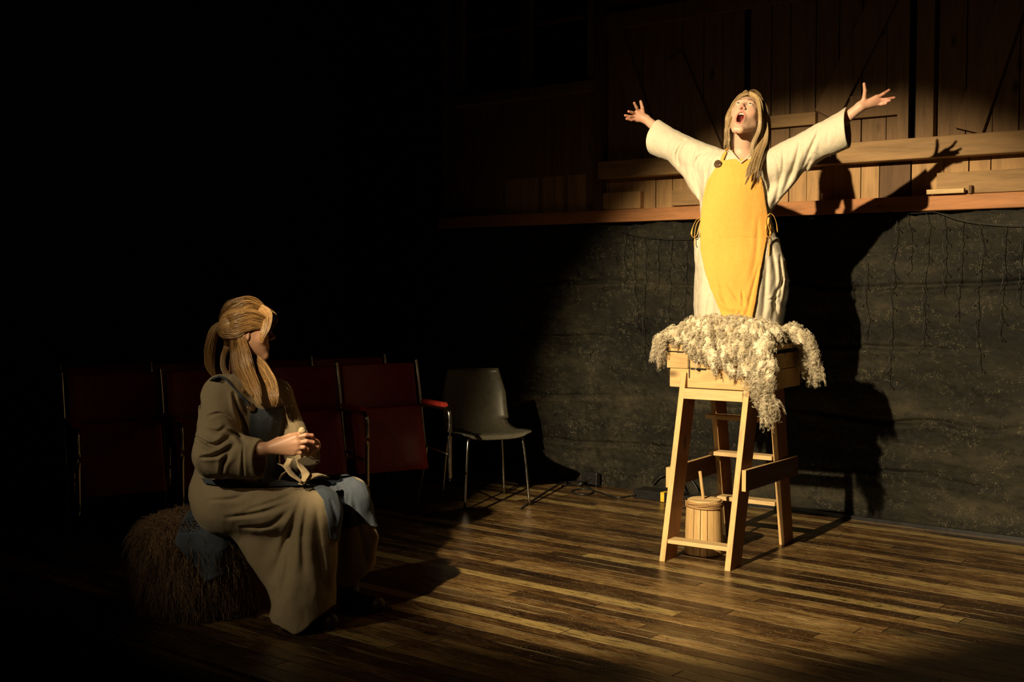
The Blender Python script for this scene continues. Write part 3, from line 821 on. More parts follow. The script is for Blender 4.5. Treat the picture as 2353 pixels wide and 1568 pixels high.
def loop_cable(c, pts, lab):
    base = L2W(c[0], c[1], 0)
    single('cable', tube1([L2W(c[0] + a, c[1] + b, z) for a, b, z in pts], 0.006, 120, sides=8), CABLE, lab, 'cable')
sx_ = WS(1575, 1140)[0]
loop_cable((sx_, -0.06), [(-0.02, 0.0, 0.02), (0.0, 0.0, 0.12), (0.06, 0.0, 0.13), (0.12, 0.0, 0.07), (0.15, -0.03, 0.012), (0.25, -0.03, 0.012), (0.34, -0.02, 0.03), (0.45, -0.03, 0.01)], 'black cable arching over the transformer block behind the churn')
loop_cable((sx_ - 0.22, -0.075), [(0.0, 0.02, 0.07), (0.06, 0.01, 0.13), (0.14, 0.01, 0.15), (0.22, 0.0, 0.11), (0.26, 0.0, 0.05), (0.30, -0.04, 0.012), (0.45, -0.05, 0.012)], 'black cable arching up the wall from the power box')
# ------------------------------------------------------------------ thin wire light strings on the concrete
def light_string(pix, drops, seed, lab):
    rnd = random.Random(seed)
    pts = [WS(*p, 0.05) for p in pix]
    P = spline([(a, b) for a, b in pts], 60)
    parts = [tube1([L2W(a, -0.05, b) for a, b in P], 0.0022, sides=5)]
    bulbs = []
    for px, py, ln in drops:
        s, z = WS(px, py, 0.05); k = int(ln / 0.03) + 2; q = []; ds = 0
        for i in range(k):
            ds += rnd.uniform(-0.008, 0.008); zz_ = z - ln * i / (k - 1)
            q.append(L2W(s + ds, -0.050 - rnd.uniform(0, 0.012), zz_))
            if i % 3 == 2:
                e = q[-1]; sd = rnd.choice((-1, 1)); tip = e + WU * sd * 0.022 + np.array([0, 0, -0.018]) - WN * 0.008
                parts.append(tube1([e, tip], 0.0016, sides=4)); bulbs.append(tube1([tip, tip + np.array([0, 0, -0.008])], 0.0028, sides=6))
        parts.append(tube1(q, 0.0018, len(q) * 3, sides=5))
    r0 = np.array(L2W(pts[0][0], -0.05, pts[0][1]))
    r = root('light_string', lab, 'string lights', r0)
    V, F = merge(parts); put('wire', V, F, CABLE, parent=r, base=r0)
    V, F = merge(bulbs); tag(put('bulb', V, F, CABLE, parent=r, base=r0), kind='stuff')
light_string([(1425, 531), (1455, 540), (1500, 546), (1545, 549), (1600, 546), (1660, 535)], [(1454, 540, 0.62), (1478, 543, 0.80), (1512, 545, 0.36), (1543, 548, 0.75), (1582, 547, 0.82), (1437, 534, 0.3)], 3, 'dark wire light string hanging on the concrete left of the standing woman')
light_string([(2060, 492), (2110, 490), (2148, 488), (2200, 505), (2250, 513), (2300, 517), (2370, 518)], [(2064, 496, 0.95), (2086, 494, 0.30), (2131, 488, 0.75), (2163, 492, 0.45), (2212, 506, 0.55), (2255, 514, 0.80), (2310, 517, 0.62), (2345, 518, 0.4), (1990, 600, 0.45)], 4, 'dark wire light string hanging on the concrete at the right edge')
# ------------------------------------------------------------------ figures: shared anatomy
def proj(P):
    Q = P - np.array([0, 0, CAMH]); cp, sp = math.cos(PITCH), math.sin(PITCH)
    z = Q[:, 1] * cp - Q[:, 2] * sp; y = Q[:, 1] * sp + Q[:, 2] * cp
    return CX + FPX * Q[:, 0] / z, CY - FPX * y / z
def pline(u, v, pts):
    """2D distance to a curve through pts, and the position along it"""
    pts = spline(pts, 3 * len(pts)); n = len(pts) - 1
    d = np.full(u.shape, 1e9); tt = np.zeros(u.shape)
    for i, ((a0, a1), (b0, b1)) in enumerate(zip(pts[:-1], pts[1:])):
        ex, ey = b0 - a0, b1 - a1; t = np.clip(((u - a0) * ex + (v - a1) * ey) / (ex * ex + ey * ey), 0, 1)
        q = np.hypot(u - a0 - ex * t, v - a1 - ey * t); m = q < d
        d = np.where(m, q, d); tt = np.where(m, (i + t) / n, tt)
    return d, tt
def crease(u, v, pts, wd, dep):
    d, t = pline(u, v, pts)
    f = np.sqrt(np.clip(np.sin(PI * np.clip(t, 0.02, 0.98)), 0, 1)); w_ = wd * (0.7 + 0.6 * t)
    return dep * 0.8 * f * (np.exp(-(d / w_) ** 2) - 0.5 * np.exp(-((d - 2.3 * w_) / (1.5 * w_)) ** 2))
def unit(v): v = np.asarray(v, float); return v / np.linalg.norm(v)
class Head:
    def __init__(s, c, F, roll=0.0, k=1.0, jaw=0.0):
        s.c = np.asarray(c, float); s.F = unit(F); s.k = k; s.jaw = jaw
        up = np.array([0, 0, 1.0]); up = unit(up - s.F * (up @ s.F))
        X = np.cross(s.F, up)
        c_, s_ = math.cos(roll), math.sin(roll)
        s.Z = up * c_ + X * s_; s.X = np.cross(s.F, s.Z)
        s.M = np.stack([s.X, s.F, s.Z], 1)
    def w(s, p): return s.c + s.M @ (np.asarray(p, float) * s.k)
    def loc(s, P): return ((P - s.c) @ s.M) / s.k
    def sdf(s, P):
        Q = s.loc(P); A = Q.copy(); A[:, 0] = np.abs(A[:, 0]); j = s.jaw
        d = sdell(Q, (0, -0.012, 0.030), (0.072, 0.094, 0.082))
        d = smin(d, sdell(Q, (0, 0.026, -0.012), (0.063, 0.060, 0.080)), 0.03)
        d = smin(d, sdcap(A, (0.050, -0.004, -0.048 - 0.3 * j), (0.016, 0.062, -0.100 - j), 0.020, 0.015), 0.035)
        d = smin(d, sdcap(A, (0.0, 0.064, -0.102 - j), (0.008, 0.062, -0.104 - j), 0.016, 0.015), 0.02)
        d = smin(d, sdell(Q, (0, 0.045, -0.060 - 0.5 * j), (0.036, 0.036, 0.042 + 0.5 * j)), 0.02)   # muzzle
        d = smin(d, sdell(A, (0.038, 0.056, -0.018), (0.022, 0.018, 0.020)), 0.025)                 # cheek bones
        d = smin(d, sdcap(A, (0.010, 0.080, 0.030), (0.036, 0.070, 0.030), 0.009, 0.007), 0.018)    # brow
        d = smax(d, -sdell(A, (0.031, 0.094, 0.012), (0.017, 0.016, 0.011)), 0.012)                 # sockets
        d = smin(d, sdcap(Q, (0, 0.082, 0.016), (0, 0.106, -0.024), 0.0065, 0.0095), 0.012)         # nose
        d = smin(d, sdell(A, (0.011, 0.095, -0.030), (0.0075, 0.010, 0.0070)), 0.006)
        d = smax(d, -sdell(A, (0.0062, 0.101, -0.0385), (0.0036, 0.0055, 0.0045)), 0.002)
        # eyelids round the ball with an opening
        lid = sdell(A, (0.031, 0.0735, 0.011), (0.0152, 0.0145, 0.0135))
        lid = smax(lid, -sdell(A, (0.031, 0.092, 0.010), (0.0130, 0.016, 0.0044)), 0.002)
        d = smin(d, lid, 0.003)
        mz = -0.062 - 0.42 * j
        if j > 0.01:
            d = smin(d, sdell(Q, (0, 0.070, mz), (0.027, 0.020, 0.022 + 0.62 * j)), 0.008)
            d = smax(d, -sdell(Q, (0, 0.088, mz), (0.0175, 0.050, 0.011 + 0.58 * j)), 0.004)
            d = smin(d, sdcap(A, (0.0, 0.087, mz + 0.014 + 0.60 * j), (0.014, 0.079, mz + 0.010 + 0.5 * j), 0.0045, 0.003), 0.004)
            d = smin(d, sdcap(A, (0.0, 0.084, mz - 0.014 - 0.60 * j), (0.013, 0.077, mz - 0.010 - 0.5 * j), 0.0055, 0.003), 0.004)
        else:
            d = smin(d, sdcap(A, (0, 0.082, mz + 0.005), (0.020, 0.070, mz + 0.001), 0.0050, 0.002), 0.004)
            d = smin(d, sdcap(A, (0, 0.081, mz - 0.006), (0.018, 0.070, mz - 0.002), 0.0055, 0.002), 0.004)
        ear = sdell(A, (0.076, -0.010, -0.002), (0.009, 0.018, 0.031))
        ear = smax(ear, -sdell(A, (0.086, -0.004, 0.002), (0.008, 0.010, 0.019)), 0.004)
        d = smin(d, ear, 0.006)
        return d * s.k
    def colour(s, P, base):
        Q = s.loc(P); c = np.tile(np.array(base), (len(P), 1)); A = Q.copy(); A[:, 0] = np.abs(A[:, 0]); j = s.jaw
        def bl(m, t): nonlocal c; c = c * (1 - m[:, None]) + np.array(t) * m[:, None]
        near = np.linalg.norm(Q, axis=1) < 0.2
        bl(near * np.clip(1 - np.linalg.norm((A - (0.040, 0.07, -0.025)) / (0.03, 0.04, 0.03), axis=1), 0, 1) * 0.55, mul(base, 1) * np.array([0.95, 0.55, 0.5]))
        bl(near * np.clip(1 - np.linalg.norm((Q - (0, 0.108, -0.03)) / (0.02, 0.03, 0.02), axis=1), 0, 1) * 0.8, np.array(base) * (0.9, 0.45, 0.4))
        mz = -0.062 - 0.42 * j
        hz_ = 0.011 + (0.58 * j if j > 0.01 else 0)
        e = np.linalg.norm((Q - (0, 0.085, mz)) / (0.023, 0.045, hz_ + 0.009), axis=1)
        bl(near * (Q[:, 1] > 0.06) * np.clip((1.08 - e) * 8, 0, 1) * 0.8, (0.55, 0.17, 0.14))
        if j > 0.01:
            e2 = np.linalg.norm((Q - (0, 0.088, mz)) / (0.0180, 0.052, hz_ + 0.0006), axis=1)
            bl(near * (e2 < 1.02) * (Q[:, 1] < 0.078) * 1.0, (0.16, 0.02, 0.018))
        e3 = np.linalg.norm((A - (0.031, 0.085, 0.011)) / (0.016, 0.03, 0.0085), axis=1)
        bl(near * np.clip((1.1 - e3) * 5, 0, 1) * 0.35, (0.35, 0.17, 0.12))
        return c
    def extras(s, parent, base, teeth=True):
        for sx in (-1, 1):
            c = s.w((sx * 0.031, 0.0735, 0.011)); r = 0.0125 * s.k
            V, F = ball(c, r)
            put('eye', V, F, EYEW, parent=parent, base=base)
            g = unit(s.F + 0.25 * s.Z)
            V, F = disc(c + g * r * 0.93, g, r * 0.5, r * 0.12)
            put('iris', V, F, IRIS, parent=parent, base=base)
            pts = [s.w((sx * x, y, z)) for x, y, z in ((0.013, 0.0895, 0.031), (0.026, 0.090, 0.037), (0.040, 0.082, 0.036), (0.048, 0.073, 0.030))]
            V, F = tube1(pts, 0.0022 * s.k, 14, sides=6, r1=0.0010)
            put('eyebrow', V, F, BROWM, parent=parent, base=base)
        if teeth and s.jaw > 0.01:
            mz = -0.062 - 0.42 * s.jaw; zt = mz + 0.008 + 0.5 * s.jaw
            tp = []
            for i in range(-4, 5):
                a = i * 0.24; x = 0.0165 * math.sin(a) * 1.15; y = 0.061 + 0.016 * math.cos(a)
                V, F = ball(s.w((x, y, zt - 0.001)), 0.0052 * s.k, 8, 6); V = (V - s.w((x, y, zt))) @ s.M; V = V * (0.62, 0.5, 1.05); V = V @ s.M.T + s.w((x, y, zt)); tp.append((V, F))
            put('teeth', *merge(tp), TEETH, parent=parent, base=base)
            V, F = ball(np.zeros(3), 1.0, 16, 12); V = V * (0.013, 0.022, 0.009); V = np.array([s.w(v + (0, 0.045, mz - 0.010 - 0.48 * s.jaw)) for v in V])
            put('tongue', V, F, TONGUE, parent=parent, base=base)
def ball(c, r, n=20, m=14):
    V = [(0, 0, 1)]; F = []
    for j in range(1, m):
        t = PI * j / m
        for i in range(n): V.append((math.sin(t) * math.cos(2 * PI * i / n), math.sin(t) * math.sin(2 * PI * i / n), math.cos(t)))
    V.append((0, 0, -1)); V = np.array(V) * r + np.asarray(c, float)
    for i in range(n): F.append((0, 1 + i, 1 + (i + 1) % n)); F.append((len(V) - 1, 1 + (m - 2) * n + (i + 1) % n, 1 + (m - 2) * n + i))
    for j in range(m - 2):
        for i in range(n): a = 1 + j * n; F.append((a + i, a + n + i, a + n + (i + 1) % n, a + (i + 1) % n))
    return V, F
def disc(c, nrm, r, t, n=24):
    nrm = unit(nrm); a = unit(np.cross(nrm, (0.1, 0.2, 1.0))); b = np.cross(nrm, a)
    V, F = lathe([(0.0, 0), (r, 0), (r, t * 0.6), (r * 0.85, t), (0.0, t)], n)
    return np.asarray(c, float) + V @ np.stack([a, b, nrm]), F
BROWM = m_plain('eyebrow_hair', (0.16, 0.09, 0.04), 0.7)
BASE_SKIN = (0.66, 0.42, 0.30)
def hand(P, wrist, fingers, palm_r=0.0125):
    """fingers: list of (points, r0, r1); palm is webbed from the wrist to each finger's first point"""
    d = None
    W_ = np.asarray(wrist, float)
    for i, (pts, r0, r1) in enumerate(fingers):
        e = sdcap(P, W_, pts[0], 0.017, palm_r)
        d = e if d is None else smin(d, e, 0.012)
    for a, b in zip(fingers[1:-1], fingers[2:]):
        d = smin(d, sdtri(P, W_, a[0][0], b[0][0], 0.010), 0.010)
    for pts, r0, r1 in fingers:
        rr = np.linspace(r0, r1, len(pts))
        d = smin(d, polycap(P, pts, rr, 0.003), 0.005)
    return d
def strands(paths, r0, K, sides, cols, name, mat, parent, base, taper=0.35):
    P = np.array(paths); Nn = len(P)
    t = np.linspace(0, 1, K)
    R = r0 * (1 - (1 - taper) * t ** 2)[None, :] * np.random.RandomState(3).uniform(0.7, 1.3, (Nn, 1)); R[:, 0] *= 0.6
    V, F = tubes(P, R, sides)
    C = np.repeat(np.asarray(cols), K * sides, axis=0)
    return put(name, V, F, mat, parent=parent, base=base, colr=C)
def hank(pts, rad, n, rs, K=22, wob=0.15, twist=0.0, spread=1.0, flat=0.6, curl=(0, 0)):
    """n strands following a centre line with given radii"""
    C = spline(pts, K); Rr = np.interp(np.linspace(0, 1, K), np.linspace(0, 1, len(rad)), rad)
    T = np.gradient(C, axis=0); T /= np.linalg.norm(T, axis=1, keepdims=True)
    A = np.cross(T, (0.05, 1.0, 0.02)); A /= np.linalg.norm(A, axis=1, keepdims=True); B = np.cross(T, A)
    out = []
    t = np.linspace(0, 1, K)
    for i in range(n):
        q = math.sqrt(rs.uniform(0, 1)); a = rs.uniform(0, 2 * PI); ph = rs.uniform(0, 2 * PI)
        aa = a + twist * t; ox = q * np.cos(aa) + wob * np.sin(t * 6 + ph); oy = flat * q * np.sin(aa) + wob * 0.5 * np.cos(t * 5 + ph)
        if curl[0]: ox = ox + curl[0] * np.sin(t * curl[1] + ph) * t; oy = oy + curl[0] * np.cos(t * curl[1] + ph) * t
        le = rs.uniform(0.82, 1.0)
        P = C + A * (ox * Rr)[:, None] + B * (oy * Rr)[:, None]
        if le < 0.99: P = np.stack([np.interp(t * le, t, P[:, k]) for k in range(3)], 1)
        out.append(P)
    return out
# ------------------------------------------------------------------ the standing figure on the box
rsA = np.random.RandomState(11)
LA = T2W(0.2, 0.45, 1.12)
wa = root('person', 'person in cream linen dress and mustard apron, arms flung wide, up on the box', 'person', (LA[0], LA[1], 1.12))
bA = np.array([LA[0], LA[1], 1.12])
hA = Head(U(1713, 268, 6.13), (-0.27, -0.78, 0.58), roll=-0.13, k=0.98, jaw=0.044)
neckA = U(1705, 350, 6.18)
def fz(Y, *pts): return [U(px, py, Y + dz) for px, py, dz in pts]
shR, elR, wrR = U(1768, 372, 6.12), U(1868, 334, 6.03), U(1977, 245, 5.95)
shL, elL, wrL = U(1640, 372, 6.22), U(1560, 338, 6.42), U(1484, 274, 6.57)
handR = [(fz(5.94, (1985, 230, 0), (1987.5, 209, -0.01), (1985.5, 193, -0.015)), 0.0105, 0.0075),
         (fz(5.94, (2015, 224, -0.005), (2031, 215, -0.015), (2043, 207, -0.01)), 0.0088, 0.0066),
         (fz(5.94, (2018, 230, 0), (2038, 228, -0.02), (2055, 224.5, -0.02)), 0.0088, 0.0066),
         (fz(5.94, (2017, 235, 0.008), (2034, 234.5, -0.015), (2045, 231, -0.03)), 0.0084, 0.0062),
         (fz(5.94, (2011, 239, 0.012), (2025, 240, -0.005), (2036, 238, -0.02)), 0.0078, 0.0058)]
handL = [(fz(6.57, (1479, 267, 0), (1476, 248, -0.015), (1472.3, 233.5, -0.01)), 0.0112, 0.0082),
         (fz(6.57, (1466.5, 256, -0.005), (1462, 246, -0.03), (1457.5, 237, -0.045)), 0.0092, 0.0072),
         (fz(6.57, (1461, 262, 0), (1452, 258.5, -0.03), (1444.5, 256.3, -0.05)), 0.0092, 0.0072),
         (fz(6.57, (1460, 268.5, 0), (1447, 268, -0.03), (1436.5, 265.3, -0.045)), 0.0088, 0.0068),
         (fz(6.57, (1463, 274.5, 0.005), (1450, 276, -0.02), (1439.5, 273.3, -0.04)), 0.0082, 0.0062)]
def zz(py, Y=6.17): return U(1700, py, Y)[2]
def lrow(py, l, r, ry, Y=6.17, dy=0.0, ins=0.0):
    a, b = U(l, py, Y), U(r, py, Y)
    return (a[2], (a[0] + b[0]) / 2, Y + dy, (b[0] - a[0]) / 2 - ins, ry - ins)
prof = [(766, 1596, 1790, .165, .03), (735, 1596, 1790, .165, .03), (700, 1595, 1797, .165, .03), (660, 1597, 1806, .165, .03), (600, 1601, 1806, .155, .02), (550, 1604, 1788, .135, .01), (510, 1608, 1772, .120, .0),
        (470, 1610, 1768, .118, .0), (430, 1618, 1768, .115, .0), (390, 1630, 1766, .100, .0), (362, 1646, 1756, .075, .01), (348, 1668, 1742, .055, .01), (338, 1684, 1728, .035, .01)]
rowsD = [lrow(p[0], p[1], p[2], p[3], 6.17, p[4]) for p in prof]
rowsB = [lrow(p[0], p[1], p[2], p[3], 6.17, p[4], ins=(0.022 if p[0] > 400 else 0.008)) for p in prof[1:]]
def bodyA(P):
    d = loft(P, rowsB)
    d = smin(d, sdcap(P, neckA + (0, 0.0, -0.03), hA.w((0, -0.022, -0.05)), 0.053, 0.047), 0.03)
    d = smin(d, local(P, hA.c, 0.21, hA.sdf), 0.018)
    d = smin(d, polycap(P, [shR, elR, wrR], [0.046, 0.036, 0.0235], 0.02), 0.03)
    d = smin(d, polycap(P, [shL, elL, wrL], [0.046, 0.037, 0.0235], 0.02), 0.03)
    d = smin(d, local(P, (wrR + handR[2][0][0]) / 2, 0.14, lambda q: hand(q, wrR, handR)), 0.012)
    d = smin(d, local(P, (wrL + handL[2][0][0]) / 2, 0.14, lambda q: hand(q, wrL, handL, 0.0135)), 0.012)
    for sx in (-1, 1):                                                   # kneeling legs, lower legs along the box lid
        kn = T2W(0.2 + sx * 0.075, 0.40, 1.20); hp = np.array([kn[0], 6.2, 1.50]); an = kn + (-0.02 + 0.01 * sx, 0.33, -0.045)
        d = smin(d, polycap(P, [hp, kn, an], [0.085, 0.058, 0.036], 0.02), 0.03)
        d = smin(d, sdcap(P, an, an + (0.0, 0.11, 0.03), 0.032, 0.022), 0.02)
    return d
lo = np.array([0.55, 5.80, 1.08]); hi = np.array([1.98, 6.95, 2.50])
V, F = surf(bodyA, lo, hi, 0.0030)
Cc = hA.colour(V, BASE_SKIN)
u_, v_ = proj(V); rg = np.clip(0.5 + 0.8 * fbm(V, 30, 2, 5), 0, 1)
tip = np.clip((np.maximum(u_ - 2005, 1468 - u_)) / 30, 0, 1)[:, None]
Cc = Cc * (1 - 0.45 * tip) + 0.45 * tip * np.array([0.62, 0.25, 0.19])
handm = ((u_ > 1980) | (u_ < 1484))[:, None]
Cc = np.where(handm, Cc * (1.0, 0.88, 0.84), Cc)
body = put('body', V, F, SKIN, parent=wa, base=bA, colr=Cc)
hA.extras(body, bA)
tpt = lambda *p: [U(x, y, 5.965) - np.array([0, 0.019, 0]) for x, y in p]
put('tattoo', *merge([tube1(tpt((1959.5, 257.5), (1962, 260), (1960.5, 262)), 0.0009, sides=5), tube1(tpt((1962, 257.5), (1964, 259.5), (1965.5, 262)), 0.0009, sides=5)]), IRIS, parent=body, base=bA)

# dress
cuR, cuL = U(1948, 296, 5.955), U(1507, 320, 6.53)
nR = unit(cuR - U(1868, 330, 6.03)) ; nR = unit(nR * (1, 1, 0.25)); nL = unit(cuL - U(1580, 345, 6.38)); nL = unit(nL * (1, 1, 0.6))
axR = unit(cuR - U(1760, 388, 6.13)); axL = unit(cuL - U(1652, 380, 6.22))
def foldsA(P):
    u, v = proj(P); d = 0.0
    for pts, wd, dp in [([(1885, 292), (1862, 345), (1838, 400)], 4, .010), ([(1842, 312), (1828, 370), (1812, 415), (1790, 455)], 4.5, .012), ([(1800, 335), (1798, 390), (1785, 450), (1775, 480)], 4, .010),
                        ([(1773, 345), (1788, 375), (1790, 420)], 3.5, .008), ([(1868, 355), (1835, 420), (1790, 470)], 5, .010), ([(1905, 290), (1900, 330)], 3.5, .004), ([(1925, 275), (1924, 330)], 3, .003),
                        ([(1572, 322), (1556, 355), (1562, 385)], 4, .010), ([(1595, 338), (1590, 380), (1606, 440), (1614, 470)], 4.5, .010), ([(1628, 345), (1600, 372), (1612, 430)], 4, .009), ([(1645, 350), (1628, 380), (1622, 425)], 3.5, .008),
                        ([(1540, 310), (1528, 345)], 3.5, .004), ([(1770, 560), (1784, 640), (1776, 740)], 5, .010), ([(1792, 590), (1796, 650), (1788, 700)], 4, .012), ([(1762, 600), (1757, 680), (1752, 740)], 5, .010), ([(1800, 640), (1780, 690), (1790, 730)], 3.5, .010),
                        ([(1610, 620), (1606, 700), (1612, 750)], 5, .007), ([(1630, 680), (1624, 750)], 4, .008), ([(1765, 690), (1790, 684)], 2.5, .006)]:
        m = (np.abs(u - pts[0][0]) < 120) & (np.abs(v - pts[0][1]) < 220)
        if m.any():
            t = np.zeros(len(P)); t[m] = crease(u[m], v[m], pts, wd, dp); d = d + t
    return d + 0.0035 * fbm(P * (1, 1, 0.6), 14, 3, 9) + np.where(P[:, 2] < 1.62, 0.010 * vn(P * (1, 1, 0.18), 17, 33), 0)
def sleeve(P, a, c, n, r0, r1, inner):
    d = sdcap(P, a, c + n * 0.05, r0, r1)
    if inner: d = sdcap(P, c - n * 0.14, c + n * 0.08, r1 - 0.012, r1 - 0.006)
    return d
def dressA(P):
    d = loft(P, rowsD)
    sR = smin(sdcap(P, U(1760, 388, 6.13), cuR + axR * 0.06, 0.080, 0.090), sdtri(P, U(1785, 390, 6.13), U(1868, 345, 6.05), U(1763, 462, 6.14), 0.042), 0.04)
    sR = smin(sR, sdcap(P, elR, wrR, 0.052, 0.042), 0.02)
    sR = smax(sR, (P - cuR) @ nR, 0.003)
    sL = smin(sdcap(P, U(1652, 380, 6.22), cuL + axL * 0.06, 0.078, 0.086), sdtri(P, U(1640, 390, 6.21), U(1562, 365, 6.38), U(1632, 465, 6.2), 0.040), 0.04)
    sL = smin(sL, sdcap(P, elL, wrL, 0.052, 0.042), 0.02)
    sL = smax(sL, (P - cuL) @ nL, 0.003)
    d = smin(d, sR, 0.035); d = smin(d, sL, 0.035)
    wf = np.where(P[:, 0] > 1.45, np.clip(-((P - cuR) @ nR) / 0.14, 0, 1) * 1.35, np.where(P[:, 0] < 0.95, np.clip(-((P - cuL) @ nL) / 0.14, 0, 1) * 1.35, 1.0))
    d = d + foldsA(P) * wf
    d = smax(d, -sdcap(P, cuR - axR * 0.10, cuR + axR * 0.10, 0.070, 0.086), 0.003)
    d = smax(d, -sdcap(P, cuL - axL * 0.10, cuL + axL * 0.10, 0.066, 0.082), 0.003)
    d = smax(d, -sdcap(P, elR + (wrR - elR) * 0.12, wrR, 0.040, 0.034), 0.003)
    d = smax(d, -sdcap(P, elL + (wrL - elL) * 0.12, wrL, 0.040, 0.034), 0.003)
    u, v = proj(P)
    vneck = np.maximum(sdpoly(u, v, [(1676, 300), (1738, 300), (1733, 348), (1704, 374), (1677, 346)]) / 447.0, P[:, 1] - 6.16)
    d = smax(d, -vneck, 0.004)
    d = smax(d, -sdcap(P, neckA + (0, -0.01, -0.005), neckA + (0.01, -0.03, 0.12), 0.058, 0.075), 0.004)
    d = smin(d, polycap(P, [U(1675, 343, 6.13), U(1688, 358, 6.075), U(1703, 374, 6.055), U(1720, 360, 6.07), U(1736, 344, 6.11)], [0.0055, 0.005, 0.0035, 0.005, 0.0055]), 0.010)
    return d
Vd, Fd = surf(dressA, lo, hi, 0.0034, margin=0.03)
dr_ = put('dress', Vd, Fd, LINEN, parent=wa, base=bA)
# apron follows the dress front
ap_out = [(1659, 368), (1700, 365), (1741, 367), (1746, 392), (1754, 430), (1760, 470), (1765, 500), (1764, 530), (1758, 570), (1748, 620), (1739, 680), (1728, 736), (1722, 746), (1700, 741), (1662, 735), (1648, 700), (1632, 662), (1619, 622), (1610, 575), (1608, 530), (1611, 490), (1616, 450), (1625, 415), (1642, 388)]
def apronA(P):
    u, v = proj(P)
    base_ = loft(P, rowsD) + 0.3 * foldsA(P)
    f = 0.0
    for pts, wd, dp in [([(1742, 500), (1738, 580), (1724, 660)], 5, .004), ([(1743, 612), (1728, 670), (1712, 738)], 3.4, .0055), ([(1626, 665), (1645, 700)], 3, .006), ([(1705, 668), (1709, 705)], 3, .008), ([(1672, 655), (1690, 680), (1708, 700)], 3.5, .006),
                        ([(1644, 386), (1624, 430), (1616, 470)], 3.2, .005), ([(1645, 670), (1665, 705), (1700, 712)], 5, -.007), ([(1694, 728), (1702, 718)], 2.5, .008), ([(1650, 640), (1668, 690)], 4, .004)]:
        f = f + crease(u, v, pts, wd, dp)
    f = f + 0.004 * fbm(P * (1, 1, 0.4), 9, 2, 77)
    shell = np.abs(base_ + f - 0.016) - 0.0032
    # belly of the cloth stands off the skirt lower down
    mask = sdpoly(u, v, ap_out) / 447.0 + 0.0015 * vn(P, 60, 8)
    return smax(np.maximum(shell, P[:, 1] - 6.16), mask, 0.002)
Va, Fa = surf(apronA, (0.92, 5.93, 1.10), (1.36, 6.20, 2.08), 0.0028, margin=0.03)
ap = put('apron', Va, Fa, MUSTARD, parent=wa, base=bA)
def frontY(px, py, extra=0.02):
    """point on the dress front under a picture position"""
    for Y in np.arange(5.85, 6.30, 0.003):
        p = U(px, py, Y)
        if min(dressA(p[None])[0], 9) < extra: return p
    return U(px, py, 6.12)
def ribbon(pts, wdt, thk, n, name, mat, parent, base):
    P = spline(pts, n); V, F = tubes(P[None], np.full((1, n), wdt / 2), 8, flat=thk / wdt)
    F = [tuple(f) for f in F] + [tuple(range(8))[::-1], tuple(range((n - 1) * 8, n * 8))]
    return put(name, V, F, mat, parent=parent, base=base)
def surfpts(pix, e=0.012): return [frontY(x, y, e) for x, y in pix]
ribbon(surfpts([(1655, 378), (1661, 362), (1667, 349), (1674, 340)]), 0.020, 0.004, 16, 'strap', MUSTARD, ap, bA)
ribbon(surfpts([(1742, 380), (1747, 366), (1751, 354), (1748, 342)]), 0.020, 0.004, 16, 'strap', MUSTARD, ap, bA)
def bowp(pix, Y): return [U(x, y, Y + 0.006 * math.sin(i)) for i, (x, y) in enumerate(pix)]
ribbon(bowp([(1611, 499), (1600, 506), (1592, 522), (1589, 538), (1594, 546), (1601, 541), (1606, 524), (1612, 502)], 6.13), 0.009, 0.0025, 40, 'tie', MUSTARD, ap, bA)
ribbon(bowp([(1611, 502), (1602, 512), (1597, 530), (1596, 548), (1595, 558), (1598, 566)], 6.14), 0.008, 0.0025, 26, 'tie', MUSTARD, ap, bA)
ribbon(bowp([(1764, 496), (1770, 491), (1778, 497), (1784, 512), (1787, 534)], 6.06), 0.010, 0.0025, 26, 'tie', MUSTARD, ap, bA)
ribbon(bowp([(1763, 496), (1760, 515), (1761, 538), (1767, 546), (1770, 534), (1765, 518), (1766, 500)], 6.05), 0.010, 0.0025, 36, 'tie', MUSTARD, ap, bA)
ribbon(bowp([(1766, 500), (1771, 530), (1768, 560), (1767, 588)], 6.055), 0.008, 0.0025, 26, 'tie', MUSTARD, ap, bA)
for (px, py, tilt) in ((1651, 378, -0.7), (1730, 371, 0.25)):
    p = frontY(px, py, 0.016); nrm = unit((tilt, -0.9, 0.25))
    V, F = disc(p + nrm * 0.008, nrm, 0.0205, 0.006, 26)
    put('button', V, F, BRASS if px < 1700 else MUSTARD, parent=ap, base=bA, bevel=0.001)

# hair: scalp cap plus hanks
def capA(P):
    Q = hA.loc(P)
    d = sdell(Q, (0, -0.020, 0.036), (0.080, 0.096, 0.086))
    face = sdell(Q, (0, 0.090, -0.030), (0.066, 0.085, 0.098))
    d = smax(d, -face, 0.012)
    d = smax(d, -(Q[:, 2] + 0.060), 0.02)
    return d * hA.k + 0.0015 * vn(Q * (140, 12, 12), 1.0, 3)
Vh, Fh = surf(capA, hA.c - 0.14, hA.c + 0.14, 0.0028)
n1 = vn(hA.loc(Vh) * (300, 30, 30), 1, 4)[:, None] * 0.5 + 0.5
Ch = np.array([0.16, 0.095, 0.04]) * (1 - n1) + np.array([0.46, 0.31, 0.13]) * n1
hair = put('hair', Vh, Fh, HAIR, parent=wa, base=bA, colr=Ch)
def hw(x, y, z): return hA.w((x, y, z))
hk = []
def add(pts, rad, n, **k): 
    global hk
    h = hank(pts, rad, n, rsA, **k); hk += h; return len(h)
# person's left (viewer right): x negative in head frame
cnt = []
